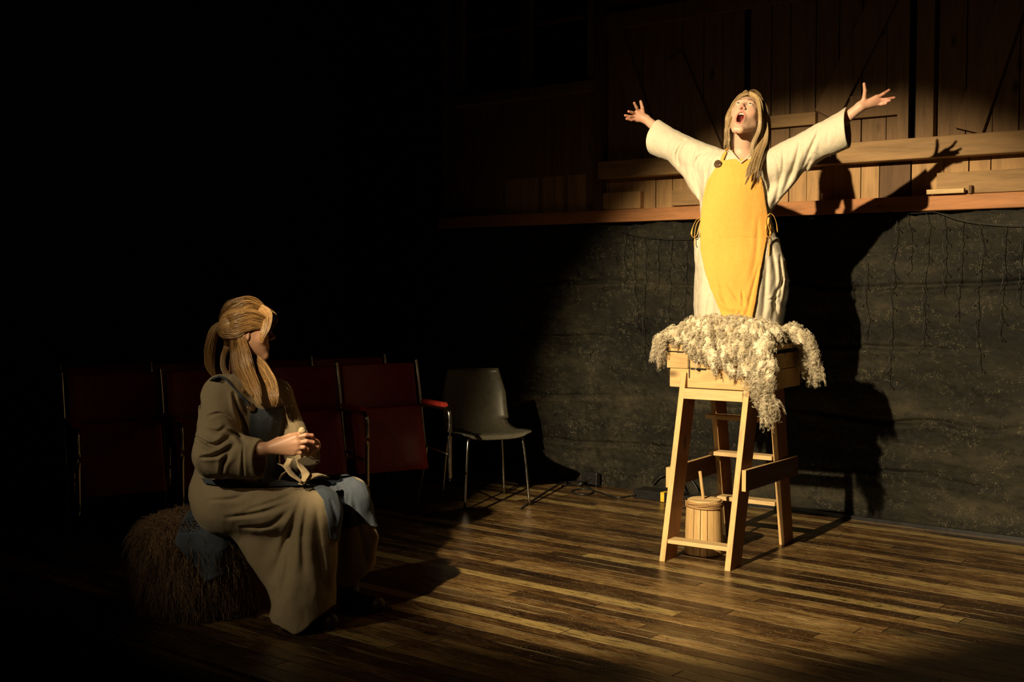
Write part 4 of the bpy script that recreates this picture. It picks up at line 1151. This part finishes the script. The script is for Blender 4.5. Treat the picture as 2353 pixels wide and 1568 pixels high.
# front curtain, viewer right
cnt.append(add([hw(-0.004, 0.062, 0.108), hw(-0.052, 0.058, 0.072), U(1746, 268, 6.04), U(1744, 300, 6.04), U(1730, 330, 6.04), U(1728, 352, 6.04), U(1733, 368, 6.02)], [.008, .010, .008, .009, .009, .010, .008], 170, flat=0.7))
cnt.append(add([hw(-0.004, 0.050, 0.113), hw(-0.060, 0.045, 0.075), U(1750, 270, 6.07), U(1748, 305, 6.07), U(1742, 335, 6.07), U(1736, 362, 6.03), U(1722, 385, 6.00), U(1714, 408, 5.99)], [.010, .012, .010, .009, .008, .010, .009, .005], 200, flat=0.7))
cnt.append(add([hw(-0.010, 0.010, 0.125), hw(-0.072, 0.000, 0.085), U(1760, 262, 6.13), U(1763, 295, 6.13), U(1762, 325, 6.11), U(1750, 345, 6.07), U(1738, 368, 6.02), U(1726, 395, 5.995), U(1712, 425, 5.985)], [.012, .016, .012, .008, .008, .010, .010, .008, .003], 210, flat=0.8))
cnt.append(add([hw(-0.02, -0.05, 0.12), hw(-0.082, -0.05, 0.06), U(1764, 290, 6.18), U(1764, 320, 6.16), U(1760, 345, 6.10), U(1748, 372, 6.02), U(1744, 400, 6.0), U(1742, 425, 6.0)], [.014, .022, .016, .012, .012, .013, .008, .004], 140, flat=0.8))
# loose wisps
for q in range(26):
    x0 = rsA.uniform(-10, 14); 
    cnt.append(add([hw(-0.05, 0.02, 0.09), U(1755 + x0 * .5, 280, 6.09), U(1750 + x0, 320, 6.07), U(1740 + x0, 350, 6.04), U(1728 + x0 * 1.2, 385, 5.99), U(1718 + x0 * 1.3, 410 + rsA.uniform(-10, 18), 5.985)], [.004, .004, .004, .004, .004, .003], 3))
# viewer left
cnt.append(add([hw(0.002, 0.062, 0.108), hw(0.042, 0.066, 0.072), U(1672, 262, 6.09), U(1669, 290, 6.09), U(1671, 318, 6.09), U(1674, 342, 6.09)], [.008, .010, .006, .006, .005, .003], 110, flat=0.7))
cnt.append(add([hw(0.006, 0.030, 0.12), hw(0.065, 0.03, 0.075), U(1674, 275, 6.14), U(1675, 315, 6.14), U(1680, 345, 6.12), U(1688, 358, 6.08)], [.010, .014, .007, .007, .006, .004], 110, flat=0.7))
for q in range(10):
    x0 = rsA.uniform(-4, 6)
    cnt.append(add([hw(0.04, 0.06, 0.08), U(1673 + x0, 285, 6.08), U(1669 + x0, 320, 6.08), U(1668 + x0 * 1.5, 345, 6.08)], [.003, .003, .003, .002], 2))
# top of the head
cnt.append(add([hw(0.0, 0.066, 0.104), hw(-0.02, 0.02, 0.124), hw(-0.03, -0.06, 0.105), hw(-0.03, -0.11, 0.05)], [.012, .030, .045, .03], 160, flat=0.12))
cnt.append(add([hw(0.0, 0.066, 0.104), hw(0.02, 0.02, 0.124), hw(0.03, -0.06, 0.105), hw(0.03, -0.11, 0.05)], [.012, .030, .045, .03], 140, flat=0.12))
HL = len(hk)
t_ = rsA.uniform(0, 1, HL)[:, None] ** 1.3
cols = np.array([0.14, 0.075, 0.03]) * t_ + np.array([0.62, 0.45, 0.23]) * (1 - t_)
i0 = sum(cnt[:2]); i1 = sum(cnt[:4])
cols[i0:i1] *= np.array([0.42, 0.34, 0.28])  # rear locks on the viewer's right: shadow painted into the strand colour
strands([spline(p, 22) for p in hk], 0.0009, 22, 4, cols, 'hair_locks', HAIR, hair, bA)
# ------------------------------------------------------------------ fleece draped over the box
def TP(px, py, yl):
    d = ray(px, py); o = np.array([0, 0, CAMH]); k = ((TA + TV * yl - o) @ TV) / (d @ TV)
    return o + d * k
FC = [([(1603, 768), (1594, 800), (1606, 826)], .215, (.034, .030, .014)),
      ([(1632, 760), (1626, 805), (1640, 842)], .205, (.040, .038, .016)),
      ([(1668, 760), (1668, 815), (1682, 858)], .200, (.042, .042, .018)),
      ([(1704, 762), (1706, 812), (1716, 858)], .200, (.042, .040, .018)),
      ([(1738, 765), (1744, 825), (1752, 880), (1766, 925), (1753, 966)], .205, (.042, .042, .034, .024, .010)),
      ([(1762, 775), (1768, 838), (1770, 885)], .215, (.030, .026, .016)),
      ([(1575, 770), (1545, 766), (1524, 778), (1517, 808), (1522, 838)], .235, (.034, .034, .028, .016, .008)),
      ([(1545, 768), (1600, 752), (1640, 744), (1700, 748), (1745, 756), (1778, 766)], .275, (.030, .040, .044, .040, .036, .030)),
      ([(1560, 764), (1610, 748), (1700, 742), (1780, 760)], .42, (.030, .034, .034, .030)),
      ([(1600, 760), (1690, 750), (1790, 765)], .56, (.032, .034, .034)),
      ([(1782, 768), (1822, 764), (1850, 782), (1868, 815), (1880, 855)], .60, (.034, .036, .034, .028, .012)),
      ([(1800, 764), (1836, 780), (1858, 820), (1868, 850)], .66, (.034, .034, .026, .012))]
def fleeceF(P):
    d = None
    for pix, yl, rad in FC:
        e = polycap(P, [TP(x, y, yl) for x, y in pix], rad, 0.02)
        d = e if d is None else smin(d, e, 0.022)
    d = d + 0.013 * fbm(P, 24, 2, 15) + 0.007 * np.abs(fbm(P * (1, 1, 0.6), 55, 3, 16)) + 0.003 * vn(P * (1, 1, 0.5), 150, 17)
    Q = P - TA; x, y, z = Q @ TU, Q @ TV, Q[:, 2]
    bxd = np.maximum(np.maximum(np.abs(x - 0.1875) - 0.272, np.abs(y - 0.475) - 0.235), z - 1.0765)
    return smax(d, -bxd, 0.004)
Vf_, Ff_ = surf(fleeceF, (0.55, 5.55, 0.72), (1.95, 6.85, 1.28), 0.0038, margin=0.02)
fb = np.array([Vf_[:, 0].mean(), Vf_[:, 1].mean(), 1.08])
fleece = root('sheepskin_fleece', 'shaggy cream curly fleece draped over the box under the standing person', 'fleece', fb)
nn = np.clip(0.5 + 0.6 * fbm(Vf_, 22, 3, 8), 0, 1)[:, None]
Cf = np.array([0.52, 0.42, 0.27]) * (1 - nn) + np.array([0.84, 0.75, 0.57]) * nn
fo = put('wool_pelt', Vf_, Ff_, WOOL, parent=fleece, base=fb, colr=Cf)
def fur(V, F, fn, n, rs, K, ln, r0, grav, nrmw, curl, cf, lift=0.0, clump=1):
    fi = rs.randint(0, len(F), n // clump); R = V[F[fi, 0]]; n = len(fi)
    e = 0.003
    g = np.stack([fn(R + np.eye(3)[k] * e) - fn(R - np.eye(3)[k] * e) for k in range(3)], 1); g /= np.linalg.norm(g, axis=1, keepdims=True) + 1e-9
    flow = np.stack([vn(R, 9, 70 + k) for k in range(3)], 1)
    L_ = ln * rs.uniform(0.5, 1.3, n); 
    pts = [R - g * 0.002]; t_ = np.zeros(n); d = nrmw * g + 0.9 * flow + rs.normal(0, 0.25, (n, 3)) + np.array([0, 0, lift])
    # strands hug the surface: remove part of the inward component each step
    ph = rs.uniform(0, 2 * PI, n); fr = rs.uniform(0.8, 1.6, n)
    a = np.cross(g, rs.normal(0, 1, (n, 3))); a /= np.linalg.norm(a, axis=1, keepdims=True) + 1e-9; b = np.cross(g, a)
    p = R.copy()
    for k in range(1, K):
        d = d + np.array([0, 0, -grav]) ; dn = d / (np.linalg.norm(d, axis=1, keepdims=True) + 1e-9)
        c = (curl * (k / K))[..., None] if isinstance(curl, np.ndarray) else curl
        p = p + dn * (L_ / K)[:, None]
        s_ = fn(p); push = np.clip(0.002 - s_, 0, 0.02)
        p = p + g * push[:, None]
        w_ = fr * k * 1.15 + ph
        pts.append(p + c * (np.cos(w_)[:, None] * a + np.sin(w_)[:, None] * b) * min(1, k / 4))
    P = np.stack(pts, 1)
    m = rs.uniform(0, 1, n)[:, None]
    if clump > 1:
        t = np.linspace(0, 1, K)[None, :, None]
        P = np.repeat(P, clump, axis=0); m = np.clip(np.repeat(m, clump, axis=0) + rs.normal(0, 0.18, (n * clump, 1)), 0, 1); n = n * clump
        o_ = rs.normal(0, 1, (n, 1, 3)); o2 = rs.normal(0, 1, (n, 1, 3)); ph = rs.uniform(0, 2 * PI, (n, 1, 1))
        P = P + o_ * 0.0060 * (1 - 0.6 * t) + o2 * 0.0022 * np.sin(t * 9 + ph)
    t = np.linspace(0, 1, K); Rr = r0 * (1 - 0.65 * t)[None, :] * rs.uniform(0.6, 1.4, (n, 1))
    Vt, Ft = tubes(P, Rr, 3)
    C = cf[0] * (1 - m) + cf[1] * m
    return Vt, Ft, np.repeat(C, K * 3, axis=0)
rsF = np.random.RandomState(5)
a_ = fur(Vf_, Ff_, fleeceF, 9000, rsF, 15, 0.042, 0.0011, 0.16, 0.30, 0.0055, (np.array([0.62, 0.51, 0.34]), np.array([0.86, 0.77, 0.58])), clump=6)
tag(put('wool_locks', a_[0], a_[1], WOOL, parent=fleece, base=fb, colr=a_[2]), kind='stuff')
tails = np.nonzero((Vf_[:, 2] < 0.93) | (proj(Vf_)[0] > 1845) | (proj(Vf_)[0] < 1530))[0]
selF = Ff_[np.isin(Ff_[:, 0], tails)]
a_ = fur(Vf_, selF, fleeceF, 2400, rsF, 18, 0.085, 0.0009, 0.30, 0.6, 0.010, (np.array([0.60, 0.49, 0.32]), np.array([0.86, 0.76, 0.57])), clump=6)
tag(put('wool_locks', a_[0], a_[1], WOOL, parent=fleece, base=fb, colr=a_[2]), kind='stuff')

# ------------------------------------------------------------------ the seated figure
rsB = np.random.RandomState(21)
Lb = G(520, 1330); bB = np.array([U(520, 1200, 4.95)[0], 4.95, 0.0])
wb = root('person', 'person in brown linen dress and blue apron, seated low with back to the red seats', 'person', bB)
hB = Head(U(570, 767, 4.98), (0.97, 0.20, 0.06), roll=0.0, k=0.96, jaw=0.0)
def u3(x, y, Y): return U(x, y, Y)
shN, elN, wrN = u3(512, 905, 4.84), u3(497, 1045, 4.74), u3(603, 1033, 4.70)
shF, elF, wrF = u3(636, 912, 5.06), u3(690, 1040, 4.99), u3(722, 1024, 4.84)
def f3(Y, *pts): return [U(a, b, Y + c) for a, b, c in pts]
hN = [(f3(4.70, (640, 1012, 0.02), (665, 1001, 0.02), (688, 997, 0.015)), 0.0105, 0.008),
      (f3(4.70, (680, 1006, 0), (702, 1000, 0), (717, 1001, 0.02), (722, 1008, 0.035)), 0.0092, 0.0068),
      (f3(4.70, (684, 1018, -0.004), (704, 1014, -0.008), (720, 1017, 0.012), (722, 1024, 0.03)), 0.0092, 0.0068),
      (f3(4.70, (682, 1030, -0.002), (698, 1028, -0.008), (707, 1033, 0.010), (706, 1038, 0.025)), 0.0088, 0.0066),
      (f3(4.70, (675, 1040, 0.002), (690, 1041, -0.004), (696, 1046, 0.010), (694, 1050, 0.022)), 0.0082, 0.006)]
hF = [(f3(4.82, (716, 1012, -0.02), (706, 1004, -0.03), (698, 1000, -0.045)), 0.0105, 0.008),
      (f3(4.82, (708, 1020, 0.0), (700, 1016, -0.03), (694, 1012, -0.05)), 0.0088, 0.0068),
      (f3(4.82, (706, 1028, 0.0), (696, 1026, -0.03), (690, 1022, -0.05)), 0.0088, 0.0068),
      (f3(4.82, (706, 1036, 0.0), (696, 1036, -0.03), (690, 1032, -0.045)), 0.0084, 0.0066),
      (f3(4.82, (708, 1043, 0.0), (700, 1045, -0.025), (695, 1042, -0.04)), 0.0078, 0.006)]
hipN, knN, anN = u3(530, 1160, 4.86), u3(726, 1176, 4.73), u3(690, 1400, 4.80)
hipF, knF, anF = u3(600, 1130, 5.08), u3(804, 1142, 4.98), u3(800, 1345, 5.05)
neckB = u3(556, 872, 4.97)
def bodyB(P):
    d = polycap(P, [u3(540, 1110, 4.97), u3(565, 960, 4.96), u3(562, 905, 4.97)], [0.135, 0.115, 0.09], 0.04)
    d = smin(d, sdcap(P, neckB + (0, 0, -0.03), hB.w((0, -0.03, -0.06)), 0.055, 0.050), 0.03)
    d = smin(d, local(P, hB.c, 0.20, hB.sdf), 0.018)
    d = smin(d, polycap(P, [shN, elN, wrN], [0.050, 0.039, 0.027], 0.02), 0.03)
    d = smin(d, polycap(P, [shF, elF, wrF], [0.050, 0.039, 0.026], 0.02), 0.03)
    d = smin(d, local(P, (wrN + hN[2][0][0]) / 2, 0.14, lambda q: hand(q, wrN, hN, 0.014)), 0.012)
    d = smin(d, local(P, (wrF + hF[2][0][0]) / 2, 0.14, lambda q: hand(q, wrF, hF, 0.013)), 0.012)
    for h_, k_, a__ in ((hipN, knN, anN), (hipF, knF, anF)):
        d = smin(d, polycap(P, [h_, k_, a__], [0.085, 0.055, 0.034], 0.02), 0.03)
        d = smin(d, sdcap(P, a__ + (0, 0, -0.04), np.array([a__[0] + 0.13, a__[1] - 0.06, 0.028]), 0.034, 0.024), 0.02)
    return d
loB = np.array([-1.75, 4.45, 0.0]); hiB = np.array([-0.50, 5.40, 1.42])
V, F = surf(bodyB, loB, hiB, 0.0036)
Cc = hB.colour(V, (0.44, 0.24, 0.15))
u_, v_ = proj(V)
tip = np.clip((u_ - 690) / 30, 0, 1)[:, None] * (v_ > 980)[:, None] * (v_ < 1060)[:, None]
Cc = Cc * (1 - 0.4 * tip) + 0.4 * tip * np.array([0.62, 0.24, 0.18])
bodyb = put('body', V, F, SKIN, parent=wb, base=bB, colr=Cc)
hB.extras(bodyb, bB, teeth=False)
for a__ in (anN, anF):
    def shoeF(P, a__=a__):
        d = smin(sdcap(P, a__ + (-0.02, 0.01, -0.055), np.array([a__[0] + 0.13, a__[1] - 0.06, 0.034]), 0.044, 0.034), sdcap(P, a__ + (0, 0, -0.03), a__ + (0, 0, 0.02), 0.044, 0.046), 0.02)
        return smax(d, 0.002 - P[:, 2], 0.003)
    c_ = np.array([a__[0] + 0.05, a__[1] - 0.02, 0.06])
    V, F = surf(shoeF, c_ - 0.16, c_ + 0.16, 0.004)
    put('shoe', V, F, LEATHER, parent=wb, base=bB)
cufN = u3(599, 1061, 4.71); nN = unit((1, -0.18, 0.05)); cufF = u3(728, 1036, 4.86); nF = unit((-0.3, -1, 0.2))
FB = [([(560, 1175), (640, 1150), (690, 1128)], 5, .010), ([(520, 1190), (600, 1178), (680, 1150)], 5, .012), ([(555, 1212), (620, 1208), (675, 1165)], 5, .010), ([(690, 1150), (672, 1230), (655, 1330), (640, 1400)], 8, .014),
      ([(705, 1160), (695, 1240), (700, 1330)], 6, .010), ([(728, 1170), (735, 1280), (752, 1380)], 8, .012), ([(680, 1170), (650, 1260), (628, 1330)], 7, .012), ([(480, 1150), (530, 1148), (560, 1140)], 4, .008),
      ([(452, 1005), (490, 1024), (530, 1004)], 4, .022), ([(462, 1052), (500, 1046), (536, 1024)], 4, .022), ([(508, 1092), (514, 1062), (532, 1034)], 4.5, .020), ([(530, 962), (505, 950), (476, 958)], 2.6, .010), ([(536, 905), (546, 940), (568, 985)], 4, .020), ([(520, 985), (545, 1000), (560, 1015)], 3.5, .014), ([(470, 985), (500, 992), (520, 980)], 3, .010), ([(455, 905), (462, 935), (458, 965)], 3, .008), ([(560, 1024), (557, 1060), (560, 1102)], 2.2, .008),
      ([(560, 1040), (556, 1100)], 3, .004), ([(455, 1070), (480, 1095), (520, 1100)], 4, .007), ([(775, 1105), (790, 1160), (800, 1200)], 4, .012), ([(812, 1145), (822, 1200), (832, 1250), (842, 1300)], 6, .010), ([(800, 1140), (790, 1240), (792, 1320)], 6, .016), ([(760, 1150), (775, 1200)], 4, .008)]
def foldsB(P):
    u, v = proj(P); d = np.zeros(len(P))
    for pts, wd, dp in FB:
        m = (np.abs(u - pts[0][0]) < 160) & (np.abs(v - pts[0][1]) < 300)
        if m.any(): d[m] += crease(u[m], v[m], pts, wd, dp)
    return d + 0.005 * fbm(P * (1, 1, 0.7), 11, 3, 19)
hemc = u3(690, 1425, 4.78)
def dressB0(P, sleeves=True):
    d = polycap(P, [u3(530, 1130, 4.96), u3(560, 960, 4.96), u3(560, 905, 4.97)], [0.165, 0.135, 0.105], 0.05)
    d = smin(d, sdcap(P, shN, shF, 0.07, 0.07), 0.05)
    sk = polycap(P, [u3(520, 1162, 4.90), hipN, knN], [0.13, 0.115, 0.088], 0.03)
    sk = smin(sk, sdcap(P, knN, hemc + (0, 0, -0.05), 0.082, 0.138), 0.03)
    sk = smin(sk, sdtri(P, u3(530, 1178, 4.84), u3(718, 1180, 4.78), u3(650, 1360, 4.80), 0.045), 0.04)
    sk = smin(sk, polycap(P, [hipF, knF, u3(826, 1345, 5.02)], [0.12, 0.078, 0.080], 0.03), 0.04)
    sk = smin(sk, sdtri(P, knF, u3(856, 1235, 4.97), u3(838, 1320, 5.0), 0.030), 0.02)
    sk = smin(sk, sdtri(P, u3(735, 1180, 4.86), u3(800, 1150, 4.99), u3(790, 1350, 5.03), 0.025), 0.03)
    # hem: slanted cut just above the boards
    x = P[:, 0] - hemc[0]; y = P[:, 1] - hemc[1]
    hem = 0.012 + np.clip(x * 0.55, 0, 0.17) + np.clip(-x * 0.30, 0, 0.05) + np.clip((y - 0.10) * 0.25, 0, 0.1) + 0.006 * np.sin(P[:, 0] * 40)
    sk = smax(sk, hem - P[:, 2], 0.004)
    d = smin(d, sk, 0.04)
    if sleeves:
        s = polycap(P, [shN, elN + (0, 0, 0.0), cufN + nN * 0.05], [0.080, 0.088, 0.075], 0.03); s = smax(s, (P - cufN) @ nN, 0.003)
        d = smin(d, s, 0.025)
        s = polycap(P, [shF, elF + (0.005, 0, -0.02), cufF + nF * 0.03], [0.065, 0.062, 0.052], 0.03); s = smax(s, (P - cufF) @ nF, 0.003)
        d = smin(d, s, 0.025)
    return d
def dressB(P):
    d = dressB0(P) + foldsB(P)
    d = smax(d, -sdcap(P, cufN - nN * 0.12, cufN + nN * 0.1, 0.058, 0.070), 0.003)
    d = smax(d, -sdcap(P, cufF - nF * 0.06, cufF + nF * 0.06, 0.038, 0.048), 0.003)
    d = smax(d, -sdcap(P, neckB + (0.005, -0.005, 0.0), neckB + (0.01, -0.01, 0.15), 0.060, 0.085), 0.005)
    # hollow under the hem
    d = smax(d, -sdcap(P, hemc + (0, 0, -0.12), hemc + (0, 0, 0.06), 0.125, 0.10), 0.004)
    d = smax(d, -sdcap(P, u3(824, 1390, 5.02), u3(820, 1300, 5.02), 0.070, 0.058), 0.004)
    return d
V, F = surf(dressB, loB, hiB, 0.0042, margin=0.035)
drB = put('dress', V, F, LINEN_B, parent=wb, base=bB)
def apronB(P):
    u, v = proj(P)
    base_ = dressB0(P, False) + 0.8 * foldsB(P)
    shell = np.abs(base_ - 0.010) - 0.0036
    lap = sdpoly(u, v, [(700, 1112), (745, 1092), (795, 1088), (840, 1112), (860, 1165), (873, 1212), (862, 1212), (832, 1205), (800, 1218), (790, 1212), (778, 1245), (758, 1240), (752, 1190), (742, 1148), (725, 1126)]) / 555.0
    bib = np.maximum(sdpoly(u, v, [(574, 932), (600, 940), (640, 938), (690, 925), (700, 960), (705, 1030), (700, 1110), (600, 1112), (585, 1060), (572, 1000)]) / 555.0, P[:, 1] - 5.05)
    wst = np.maximum(sdpoly(u, v, [(462, 1098), (500, 1104), (600, 1108), (700, 1106), (700, 1116), (600, 1119), (500, 1116), (470, 1112)]) / 555.0, P[:, 1] - 5.0)
    m = np.minimum(np.minimum(lap, bib), wst)
    return smax(shell, m, 0.003)
V, F = surf(apronB, (-1.40, 4.55, 0.25), (-0.45, 5.25, 1.0), 0.0036, margin=0.03)
apB = put('apron', V, F, BLUE, parent=wb, base=bB)
def frontB(px, py, e=0.012, Y0=4.6):
    for Y in np.arange(Y0, 5.15, 0.004):
        p = U(px, py, Y)
        if dressB(p[None])[0] < e: return p
    return U(px, py, 4.95)
ribbon([u3(468, 930, 4.98), u3(476, 895, 4.95)] + [frontB(x, y) for x, y in ((492, 872),(498, 868), (505, 865), (520, 872), (536, 890), (552, 908), (566, 925), (578, 942))], 0.028, 0.006, 40, 'strap', BLUE, apB, bB)
V, F = disc(frontB(577, 937, 0.018), unit((0.5, -0.8, 0.3)), 0.018, 0.006); put('button', V, F, BRASS, parent=apB, base=bB)
# hair
def capB(P):
    Q = hB.loc(P)
    d = sdell(Q, (0, -0.020, 0.034), (0.081, 0.103, 0.092))
    d = smax(d, -sdell(Q, (0, 0.088, -0.045), (0.075, 0.085, 0.085)), 0.012)
    d = smax(d, -(Q[:, 2] + 0.070), 0.02)
    d = smax(d, -sdell(np.abs(Q * (1, 0, 0)) + Q * (0, 1, 1), (0.085, -0.005, -0.015), (0.03, 0.024, 0.034)), 0.006)
    return d * hB.k + 0.0015 * vn(Q * (20, 30, 140), 1.0, 3)
V, F = surf(capB, hB.c - 0.15, hB.c + 0.15, 0.0032)
n1 = vn(hB.loc(V) * (30, 30, 260), 1, 4)[:, None] * 0.5 + 0.5
hairB = put('hair', V, F, HAIR, parent=wb, base=bB, colr=np.array([0.15, 0.075, 0.025]) * (1 - n1) + np.array([0.40, 0.24, 0.09]) * n1)
hk = []
def wB(x, y, z): return hB.w((x, y, z))
def addB(pts, rad, n, **k): hk.extend(hank(pts, rad, n, rsB, **k))
TIE = u3(505, 744, 4.97)
addB([wB(0.0, 0.085, 0.085), wB(0.03, 0.02, 0.125), wB(0.02, -0.06, 0.105), TIE], [.014, .035, .04, .012], 260, flat=0.25)
addB([wB(0.055, 0.075, 0.055), wB(0.080, 0.02, 0.075), wB(0.070, -0.06, 0.065), TIE], [.012, .03, .03, .012], 260, flat=0.25)
addB([wB(0.062, 0.068, 0.030), wB(0.084, 0.01, 0.040), wB(0.078, -0.06, 0.035), TIE], [.010, .022, .028, .012], 220, flat=0.25)
addB([wB(0.080, 0.0, 0.03), wB(0.082, -0.05, 0.01), wB(0.05, -0.10, 0.02), TIE], [.010, .022, .026, .012], 160, flat=0.3)
addB([TIE, u3(492, 762, 4.97), u3(483, 798, 4.97), u3(482, 838, 4.97), u3(494, 868, 4.96)], [.009, .018, .022, .020, .007], 420, flat=0.8)
addB([wB(0.010, 0.050, 0.118), wB(0.045, 0.086, 0.078), wB(0.068, 0.078, 0.030), wB(0.078, 0.060, -0.012), wB(0.079, 0.055, -0.040)], [.014, .022, .018, .012, .005], 240, flat=0.35)
addB([wB(0.000, 0.060, 0.114), wB(0.025, 0.098, 0.070), wB(0.052, 0.094, 0.026), wB(0.064, 0.082, -0.010)], [.014, .020, .015, .006], 200, flat=0.35)
addB([wB(-0.01, 0.060, 0.114), wB(-0.012, 0.106, 0.068), wB(0.010, 0.110, 0.036), wB(0.030, 0.103, 0.012)], [.014, .020, .014, .006], 150, flat=0.35)
addB([wB(0.078, -0.03, -0.01), u3(560, 805, 4.90), u3(568, 845, 4.88), u3(585, 890, 4.82), u3(598, 930, 4.78)], [.016, .024, .027, .024, .010], 420, flat=0.5)
addB([wB(0.070, -0.06, -0.02), u3(540, 805, 4.92), u3(545, 845, 4.89), u3(562, 880, 4.84), u3(582, 912, 4.79)], [.016, .019, .021, .018, .007], 280, flat=0.5)
addB([wB(0.055, -0.09, -0.02), u3(522, 795, 4.95), u3(513, 820, 4.92), u3(515, 850, 4.90), u3(535, 875, 4.86), u3(560, 900, 4.80)], [.014, .013, .010, .011, .012, .006], 200, flat=0.6)
addB([wB(-0.02, -0.05, -0.05), u3(590, 830, 4.95), u3(618, 870, 4.90), u3(628, 910, 4.86), u3(630, 935, 4.85)], [.02, .024, .026, .022, .010], 220, flat=0.6)
m_ = rsB.uniform(0, 1, len(hk))[:, None] ** 1.2
strands([spline(p, 22) for p in hk], 0.00095, 22, 4, np.array([0.11, 0.05, 0.016]) * m_ + np.array([0.46, 0.265, 0.095]) * (1 - m_), 'hair_locks', HAIR, hairB, bB)
V, F = tube1([TIE + (0.004, -0.012, 0.010), TIE + (0.004, 0.0, 0.016), TIE + (0.002, 0.012, 0.0), TIE + (-0.002, 0, -0.016), TIE + (0, -0.012, -0.006), TIE + (0.004, -0.012, 0.010)], 0.004, 30, sides=8)
put('hair_tie', V, F, LINEN_B, parent=hairB, base=bB)
# cloth in the hands and lap
def lap_strip(pts, wdt, thk, n=30):
    P = spline([u3(*p) for p in pts], n); V, F = tubes(P[None], np.interp(np.linspace(0, 1, n), np.linspace(0, 1, len(wdt)), wdt)[None] / 2, 12, flat=thk)
    V = V + (0.0022 * fbm(V, 45, 2, 31))[:, None] * np.array([0.5, -1, 0.6])
    return V, [tuple(f) for f in F] + [tuple(range(12))[::-1], tuple(range((n - 1) * 12, n * 12))]
lap = [lap_strip([(666, 1054, 4.70), (660, 1072, 4.685), (672, 1092, 4.67), (694, 1108, 4.66)], [.034, .028, .040, .030], 0.22),
       lap_strip([(682, 1056, 4.705), (690, 1072, 4.70), (702, 1088, 4.68), (696, 1108, 4.66)], [.022, .034, .036, .024], 0.25),
       lap_strip([(638, 1066, 4.70), (652, 1072, 4.69), (664, 1082, 4.68)], [.006, .022, .020], 0.25),
       lap_strip([(664, 1080, 4.68), (650, 1090, 4.685), (641, 1104, 4.69)], [.018, .030, .010], 0.22),
       lap_strip([(690, 1114, 4.67), (708, 1098, 4.70), (730, 1092, 4.75), (752, 1097, 4.80)], [.030, .052, .050, .020], 0.30)]
V, F = merge(lap)
lb = np.array([V[:, 0].mean(), V[:, 1].mean(), V[:, 2].min()])
lc = root('folded_cloth', 'crumpled cream cloth strip lying in the seated person\'s lap under the hands', 'cloth', lb)
put('cloth_folds', V, F, LINEN_C, parent=lc, base=lb)
V, F = surf(lambda P: smin(sdcap(P, u3(689, 1000, 4.735), u3(694, 989, 4.74), 0.010, 0.012), sdcap(P, u3(694, 989, 4.74), u3(703, 995, 4.75), 0.011, 0.008), 0.006) + 0.002 * vn(P, 90, 4), (-0.90, 4.68, 0.74), (-0.78, 4.80, 0.86), 0.0022)
lb = np.array([V[:, 0].mean(), V[:, 1].mean(), V[:, 2].min()])
single('wad_of_wool', (V, [tuple(f) for f in F]), LINEN_C, 'small white wad of wool pinched in the seated person\'s fingers', 'wool', lb)

# fur-covered low seat and the grey-blue drape on it
pc = np.array([U(462, 1300, 5.08)[0], 5.08, 0.0])
pf = root('fur_pouf', 'low round seat covered in long brown fur under the seated person', 'pouf', pc)
def poufF(P):
    d = loft(P, [(0.03, pc[0], pc[1], .235, .235), (0.12, pc[0], pc[1], .255, .255), (0.30, pc[0], pc[1], .250, .250), (0.37, pc[0], pc[1], .225, .225), (0.405, pc[0], pc[1], .15, .15)])
    return d + 0.010 * fbm(P, 9, 3, 2)
V, F = surf(poufF, pc + (-0.32, -0.32, 0.0), pc + (0.32, 0.32, 0.46), 0.008, margin=0.03)
put('pouf_body', V, F, WOOL, parent=pf, base=pc, colr=np.tile(np.array([0.16, 0.09, 0.045]), (len(V), 1)))
a_ = fur(V, F, poufF, 7000, rsF, 10, 0.10, 0.0014, 0.45, 0.9, 0.003, (np.array([0.13, 0.065, 0.03]), np.array([0.34, 0.21, 0.11])))
a_[0][:, 2] = np.maximum(a_[0][:, 2], 0.004)
tag(put('fur', a_[0], a_[1], WOOL, parent=pf, base=pc, colr=a_[2]), kind='stuff')
def drapeF(P):
    u, v = proj(P)
    shell = np.abs(poufF(P) - 0.030 + 0.010 * np.sin(u * 0.06)) - 0.005
    m = sdpoly(u, v, [(440, 1168), (500, 1175), (560, 1225), (563, 1270), (545, 1310), (470, 1340), (455, 1310), (402, 1250), (412, 1205)]) / 550.0
    return smax(np.maximum(shell, P[:, 1] - 5.10), m, 0.003)
V, F = surf(drapeF, pc + (-0.34, -0.36, 0.08), pc + (0.36, 0.1, 0.48), 0.0045, margin=0.03)
tag(put('apron_back', V, F, BLUE, parent=wb, base=bB), None)
